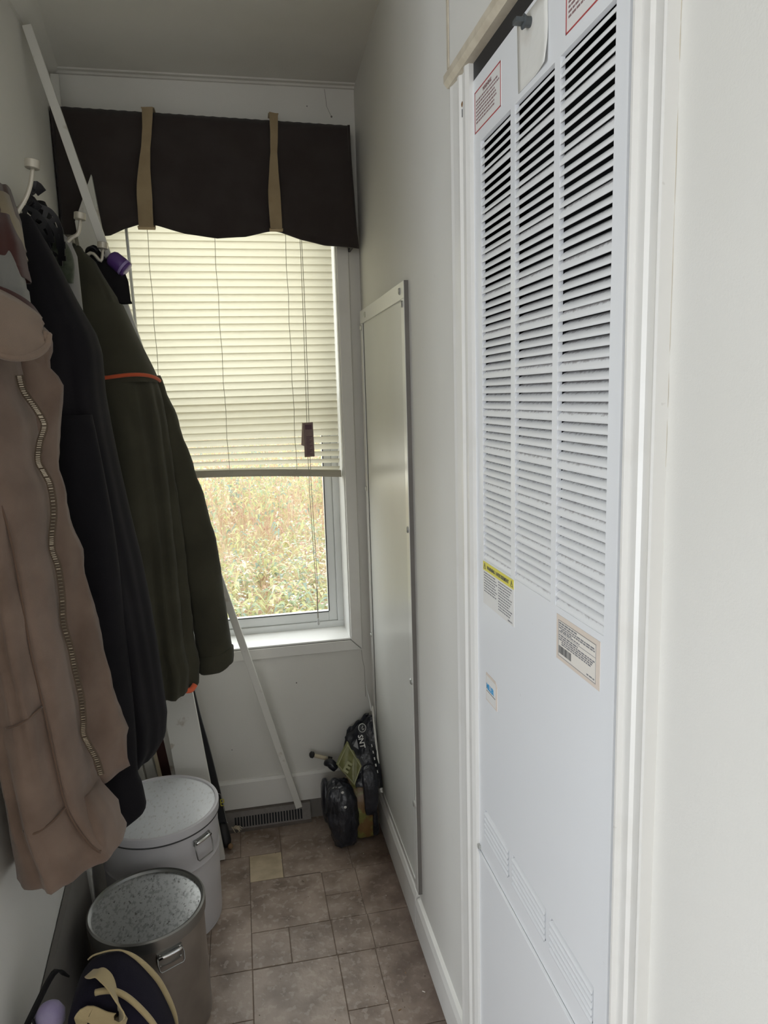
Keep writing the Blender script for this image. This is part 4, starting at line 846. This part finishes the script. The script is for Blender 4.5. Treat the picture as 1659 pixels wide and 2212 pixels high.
# ------------------------------------------------------------------ bag at the lower left
def bag():
    B = thing('navy_bag', 'dark navy rounded bag with khaki piping and webbing standing before the bare metal can', 'bag')
    prof = [(-.160, 0), (-.156, .12), (-.160, .20), (-.169, .237), (-.173, .266), (-.182, .300), (-.195, .335), (-.212, .365), (-.229, .388), (-.246, .402), (-.262, .406), (-.280, .405), (-.297, .400), (-.313, .380), (-.322, .350), (-.326, .27), (-.328, .14), (-.326, 0)]
    P0 = smooth_path([(x, 0, z) for x, z in prof], 4)
    def outline(sc, dz=0):
        c = Vector((-.243, 0, .20)); return [(c.x+(p.x-c.x)*sc, max(.001, c.z+(p.z-c.z)*sc+dz) if p.z > .001 else .001) for p in P0]
    b = MB(); rings = []
    for y, sc in ((1.058, .30), (1.058, .70), (1.060, .90), (1.066, .975), (1.075, 1.0), (1.11, 1.006), (1.145, 1.0), (1.154, .975), (1.158, .90), (1.158, .4)):
        rings.append([(x, y+.004*math.sin(z*30+x*20), z) for x, z in outline(sc)])
    b.loft(rings); b.build('bag_body', 'bagnavy', B, smooth=True)
    o1 = outline(1.012)[10:50]; MB().tube([(x, 1.150, z) for x, z in o1], [.0015+.0045*math.sin(math.pi*min(1, i/26)) for i in range(40)], 8).build('back_piping', 'bagkhaki', B, smooth=True)
    o2 = outline(.995)[10:44]; MB().tube([(x, 1.068, z) for x, z in o2], .0048, 8).build('front_piping', 'bagkhaki', B, smooth=True)
    P = smooth_path([(-.290, 1.102, .412), (-.280, 1.090, .420), (-.268, 1.084, .424), (-.253, 1.070, .415), (-.242, 1.056, .396), (-.235, 1.048, .374), (-.243, 1.046, .366), (-.262, 1.046, .374), (-.284, 1.044, .392), (-.297, 1.042, .376), (-.303, 1.044, .352)], 5)
    n = len(P); D = []
    for i in range(n):
        a = i/n; D.append(tuple(Vector((.25, .75, -.1)).lerp(Vector((-.35, -.1, -.9)), min(1, max(0, (a-.25)/.35)))))
    MB().ribbon(P, D, [.016+.012*math.sin(i/n*3.1) for i in range(n)], .0022).build('webbing_strap', 'bagkhaki', B, smooth=True, auto=True)
bag()
LP = thing('lavender_pouch', 'lavender cloth pouch lying on the black bag by the left wall', 'pouch')
lr = [(-.352, 1.085, .335, .012), (-.351, 1.085, .350, .022), (-.350, 1.086, .368, .022), (-.349, 1.088, .380, .014), (-.349, 1.089, .384, .004)]
MB().loft([[(x+r*math.cos(t)*(1+.06*math.sin(3*t)), y+.8*r*math.sin(t), z) for t in [2*math.pi*j/20 for j in range(20)]] for x, y, z, r in lr]).build('pouch_body', 'lavender', LP, smooth=True)
MB().tube(smooth_path([(-.372, 1.075, .372), (-.362, 1.062, .350), (-.350, 1.060, .338)], 3), .0022, 6).build('drawcord', 'blackcloth', LP)
KB = thing('black_bag', 'black slumped bag between the left wall and the navy bag', 'bag')
MB().loft([[(max(-.374+rx*math.cos(t)*(1+.07*math.sin(4*t+z*20)), XL+.004), 1.08+ry*math.sin(t)*(1+.05*math.sin(5*t-z*15)), z) for t in [2*math.pi*j/32 for j in range(32)]] for z, rx, ry in ((.001, .028, .10), (.05, .034, .115), (.15, .034, .115), (.25, .033, .10), (.30, .030, .075), (.325, .022, .05), (.334, .008, .02))]).build('bag_body', 'blackcloth', KB, smooth=True)
MB().ribbon(smooth_path([(-.405, 1.02, .30), (-.392, 1.05, .345), (-.372, 1.10, .375), (-.352, 1.14, .395), (-.345, 1.17, .36)], 5), (.6, -.6, .3), .014, .003).build('carry_strap', 'blackcloth', KB, smooth=True)

# ------------------------------------------------------------------ plastic sack slumped in the far right corner
def sack():
    K = thing('plastic_sack', 'slumped black and olive plastic sack with pale lettering in the far right corner', 'sack')
    rnd = random.Random(11)
    def crumple(o, st, size):
        tx = bpy.data.textures.new('crumple', 'CLOUDS'); tx.noise_scale = size; tx.noise_depth = 2
        d = o.modifiers.new('crumple', 'DISPLACE'); d.texture = tx; d.texture_coords = 'LOCAL'; d.strength = st; d.mid_level = .55
    def lump(name, m, rings, n=40, am=.05, pw=.62, st=.010):
        R = []
        for i, (x, y, z, rx, ry) in enumerate(rings):
            ring = []
            for j in range(n):
                t = 2*math.pi*j/n; c, q = math.cos(t), math.sin(t); cx = math.copysign(abs(c)**pw, c); sy = math.copysign(abs(q)**pw, q)
                ring.append((min(x+rx*cx*(1+am*math.sin(5*t+i*.7)), XR-.026), y+ry*sy*(1+am*math.sin(6*t-i*.5)), z))
            R.append(ring)
        o = MB().loft(R).build(name, m, K, smooth=True, sub=2); crumple(o, st, .03); return o
    lump('printed_core', 'sackgreen', [(.298, 1.985, .006, .034, .040), (.300, 1.985, .014, .044, .048), (.296, 1.985, .06, .056, .052), (.296, 1.985, .12, .054, .050), (.292, 1.99, .16, .046, .046), (.288, 2.0, .185, .03, .03), (.288, 2.0, .19, .006, .006)])
    lump('black_fold', 'sackblack', [(.240, 1.955, .006, .026, .036), (.236, 1.950, .014, .036, .048), (.234, 1.950, .06, .045, .052), (.231, 1.954, .12, .046, .052), (.229, 1.958, .165, .043, .048), (.228, 1.960, .190, .034, .036), (.228, 1.962, .197, .006, .008)], st=.018)
    lump('black_fold', 'sackblack', [(.314, 1.934, .090, .008, .006), (.315, 1.932, .096, .016, .011), (.318, 1.930, .13, .021, .013), (.319, 1.932, .17, .023, .014), (.318, 1.940, .205, .025, .016), (.316, 1.955, .232, .022, .018), (.316, 1.958, .238, .006, .006)], st=.007)
    lump('black_fold', 'sackblack', [(.330, 1.975, .006, .010, .026), (.330, 1.972, .02, .013, .036), (.330, 1.970, .07, .013, .040), (.328, 1.975, .13, .011, .038), (.328, 1.978, .165, .006, .02)], st=.006)
    lump('side_pocket', 'sackblack', [(.192, 2.0, .05, .006, .012), (.192, 2.0, .058, .012, .030), (.190, 2.0, .10, .014, .034), (.190, 2.005, .155, .013, .032), (.192, 2.01, .182, .007, .018)], am=.02, st=.004)
    # torn film standing above, leaning into the corner
    def film(name, m, pts, sag=.01, th=.0016, st=.010):
        N = 30; A, B_, C_, D = [Vector(p) for p in pts]; g = []
        for i in range(N+1):
            for j in range(N+1):
                u, v = i/N, j/N; p = A.lerp(B_, u).lerp(D.lerp(C_, u), v)
                p.y += -sag*math.sin(math.pi*u)*math.sin(math.pi*v)+.0020*math.sin(u*13+v*5)
                if v > .9: p.z += .004*math.sin(u*17)*(v-.9)/.1
                p.x = min(p.x, XR-.014); g.append(p)
        q = N+1; b = MB(); b.add(g, [(i*q+j, i*q+j+1, (i+1)*q+j+1, (i+1)*q+j) for i in range(N) for j in range(N)])
        o = b.build(name, m, K, smooth=True)
        if st: crumple(o, st, .03)
        s = o.modifiers.new('thick', 'SOLIDIFY'); s.thickness = th; return o
    film('black_film', 'sackblack', [(.276, 1.948, .175), (.360, 1.945, .165), (.353, 2.050, .356), (.262, 2.045, .290)], .010, st=.006)
    film('olive_film', 'sackolive', [(.224, 1.984, .238), (.272, 1.938, .188), (.297, 1.950, .243), (.262, 2.004, .297)], .004, st=.004)
    film('back_film', 'sackblack', [(.25, 2.065, .20), (.345, 2.065, .20), (.345, 2.085, .345), (.275, 2.09, .29)], .004, st=.004)
    film('loose_edge', 'paperold', [(.350, 1.948, .150), (.355, 1.945, .150), (.354, 2.052, .375), (.350, 2.052, .37)], .002, st=0)
    MB().tube(smooth_path([(.350, 2.055, .36), (.345, 2.075, .40), (.340, 2.09, .435)], 4), [.003]*5+[.002]*4, 6).build('torn_wisp', 'sackprint', K)
    # lettering lying on the leaning films
    up = Vector((-.12, .50, .86)).normalized(); rt = Vector((.97, -.06, .10)).normalized()
    text_mesh('lettering', 'SNT', .021, 'sackprint', K, Vector((.294, 1.990, .318)), -up, rt, bold=.0004, extrude=.0006)
    ci = [(.311+.011*math.cos(t), 2.008+.004*math.sin(t), .331+.0115*math.sin(t)) for t in [2*math.pi*j/20 for j in range(21)]]
    MB().tube(ci, .0010, 5).build('round_mark', 'sackprint', K)
    MB().tube([(.313, 2.008, .338), (.310, 2.007, .331), (.312, 2.006, .325), (.316, 2.006, .329)], .0011, 5).build('round_mark_stroke', 'sackprint', K)
    text_mesh('lettering', 'E', .040, 'sackolive2', K, Vector((.240, 1.958, .232)), Vector((.70, -.62, -.34)), Vector((.55, .30, .78)), bold=.0016, extrude=.0006)
    for a_, b2 in (((.229, 1.976, .239), (.263, 1.995, .290)), ((.263, 1.995, .290), (.293, 1.945, .243)), ((.293, 1.945, .243), (.270, 1.932, .196)), ((.270, 1.932, .196), (.229, 1.976, .239))): MB().beam(a_, b2, (.7, -.6, 0), .0035, .0012).build('pale_border', 'sackolive2', K)
    tri = MB(); tri.loft([[(.279, 1.985, .288), (.293, 1.976, .280), (.291, 1.992, .306)], [(.279, 1.9865, .288), (.293, 1.9775, .280), (.291, 1.9935, .306)]]); tri.build('grey_triangle', 'inkgrey', K)
    for i in range(5):
        a_ = Vector((.333+.002*i, 1.978-.008*i, .290-.017*i)); MB().beam(a_, a_+Vector((.001, -.003, -.007)), (1, 0, 0), .0022+.0006*i, .0012).build('pale_dash', 'sackprint', K)
    for p_ in ((.236, 1.897, .148), (.348, 1.925, .172), (.232, 1.912, .186)): MB().tube([p_, (p_[0], p_[1]-.002, p_[2])], [.0045, .002], 8).build('pale_fleck', 'sackprint', K)
    # drooping twist of film at the left
    MB().tube(smooth_path([(.228, 2.02, .20), (.214, 2.03, .216), (.203, 2.035, .217), (.196, 2.04, .210)], 4), [.008, .011, .013, .014, .014, .014, .013, .012, .011, .010, .008, .006, .003], 10).build('film_twist', 'sackblack', K, smooth=True)
sack()
HT = thing('short_rod', 'short pale rod with black ends lying against the baseboard behind the sack', 'rod')
MB().tube([(.168, 2.085, .222), (.215, 2.080, .205)], .0062, 10).build('rod', 'creamwood', HT, smooth=True)
MB().tube([(.154, 2.086, .226), (.158, 2.086, .2255), (.166, 2.085, .223), (.169, 2.085, .222)], [.004, .010, .0105, .006], 10).build('end_knob', 'rubber', HT, smooth=True)
MB().tube([(.210, 2.081, .206), (.222, 2.079, .202)], .009, 10).build('end_cap', 'rubber', HT, smooth=True)
# crumbs and grit on the floor
db = MB(); rnd = random.Random(21)
for i in range(120):
    x = rnd.choice([rnd.uniform(-.1, .35), rnd.uniform(.25, .355)]); y = rnd.uniform(1.15, 2.05); s_ = rnd.uniform(.0004, .0012); a_ = rnd.uniform(0, 6.3); L_ = s_*rnd.choice([1, 1, 2, 3])
    v = Vector((math.cos(a_), math.sin(a_), 0)); c = Vector((x, y, s_*.5+.0002)); db.beam(c-v*L_, c+v*L_, (-math.sin(a_), math.cos(a_), 0), s_*1.4, s_, mi=rnd.choice([0, 0, 0, 0, 1, 2]))
tag(db.build('floor_grit', ['grout', 'papercream', 'wood']), 'scattered crumbs and grit on the stone-look floor', 'grit', kind='stuff')

# ------------------------------------------------------------------ outside: overgrown meadow
def outside():
    gz = -.75
    tag(MB().box(-40, 40, YB+.5, 70, gz-.2, gz).build('outdoor_ground', 'outground'), kind='structure')
    rnd = random.Random(5)
    cols = [(.60, .60, .32), (.76, .68, .42), (.48, .55, .37), (.74, .58, .42), (.64, .44, .36), (.80, .72, .62), (.85, .42, .25), (.82, .82, .80), (.36, .44, .38), (.78, .52, .50)]
    mats = []
    for i, c in enumerate(cols):
        m = translucent('meadow_colour', c, c, .45); mats.append(m)
    mb = MB(); V, Fc, MI = mb.v, mb.f, mb.mi
    def quad(a, b, c, d, mi):
        n = len(V); V.extend((tuple(a), tuple(b), tuple(c), tuple(d))); Fc.append((n, n+1, n+2, n+3)); MI.append(mi)
    def tri(a, b, c, mi):
        n = len(V); V.extend((tuple(a), tuple(b), tuple(c))); Fc.append((n, n+1, n+2)); MI.append(mi)
    def plant(x, y, h, kind):
        lean = Vector((rnd.uniform(-.12, .12), rnd.uniform(-.10, .10), 1)); base = Vector((x, y, gz)); top = base+lean*h
        sc = rnd.choice([3, 4, 4, 1]); w = .004+.0006*y
        a_ = rnd.uniform(0, 3.14); wv = Vector((math.cos(a_), math.sin(a_), 0))*w*.5
        quad(base-wv, base+wv, top+wv*.5, top-wv*.5, sc)
        nl = rnd.randint(10, 20); lo = .25
        for k in range(nl):
            t = lerp(lo, 1, (k+rnd.random())/nl); p = base.lerp(top, t); an = rnd.uniform(0, 6.283); L = rnd.uniform(.09, .20)*(1.15-.4*t); d = Vector((math.cos(an), math.sin(an), 0)); sd = Vector((-d.y, d.x, 0))*rnd.uniform(.009, .017)*(1+y*.03)
            mid = p+d*L*.55+Vector((0, 0, L*rnd.uniform(.05, .4))); end = p+d*L+Vector((0, 0, -L*rnd.uniform(-.15, .5)))
            r = rnd.random()
            if kind == 0: mi = 3 if t < .4 and r < .7 else (4 if t < .45 else rnd.choice([0, 0, 0, 1, 2, 2, 8]))
            elif kind == 1: mi = rnd.choice([6, 1, 9, 3])
            else: mi = rnd.choice([3, 5, 5, 1])
            tri(p, mid+sd, mid-sd, mi); tri(mid-sd, mid+sd, end, mi)
        if kind == 2 or rnd.random() < .45:
            for k in range(6):
                p = top+Vector((rnd.uniform(-.05, .05), rnd.uniform(-.05, .05), rnd.uniform(-.08, .05))); s_ = rnd.uniform(.008, .018); tri(p, p+Vector((s_, 0, s_)), p+Vector((-s_, .3*s_, s_)), rnd.choice([5, 7, 9, 1]))
    for i in range(4600):
        y = 4.6+22*(rnd.random()**1.35); half = .9+.34*y; x = rnd.uniform(-half, half)+.08*y; 
        h = rnd.uniform(.45, .8)*(1 if y > 8 else .55+.055*(y-4.6)) if y < 9 else rnd.uniform(.8, 1.35)
        k = 1 if (y > 13 and rnd.random() < .22) else (2 if rnd.random() < .18 else 0)
        plant(x, y, h, k)
    # small white flower heads over the near growth
    for i in range(900):
        y = rnd.uniform(5.0, 9.5); x = rnd.gauss(.85, .8); z = gz+rnd.uniform(.28, .62)
        if rnd.random() < .5: x = .9+rnd.gauss(0, .35); y = rnd.uniform(6.2, 8.2)
        s_ = rnd.uniform(.008, .017)
        for q in range(3):
            a_ = q*2.09+rnd.random(); p = Vector((x, y, z)); tri(p+Vector((0, 0, .004)), p+Vector((s_*math.cos(a_), s_*math.sin(a_), .2*s_)), p+Vector((s_*math.cos(a_+1.7), s_*math.sin(a_+1.7), .2*s_)), 7)
    # dry grass blades
    for i in range(9000):
        y = 4.2+9*(rnd.random()**1.2); half = .8+.34*y; x = rnd.uniform(-half, half)+.08*y; h = rnd.uniform(.12, .42); a_ = rnd.uniform(0, 6.283); L = rnd.uniform(.02, .18)
        p = Vector((x, y, gz)); wv = Vector((-math.sin(a_), math.cos(a_), 0))*.005; tri(p-wv, p+wv, p+Vector((math.cos(a_)*L, math.sin(a_)*L, h)), rnd.choice([5, 3, 1, 5, 3, 0]))
    tag(mb.build('meadow_growth', mats), 'tall autumn weeds and white wildflowers outside the window', 'meadow', kind='stuff')
outside()
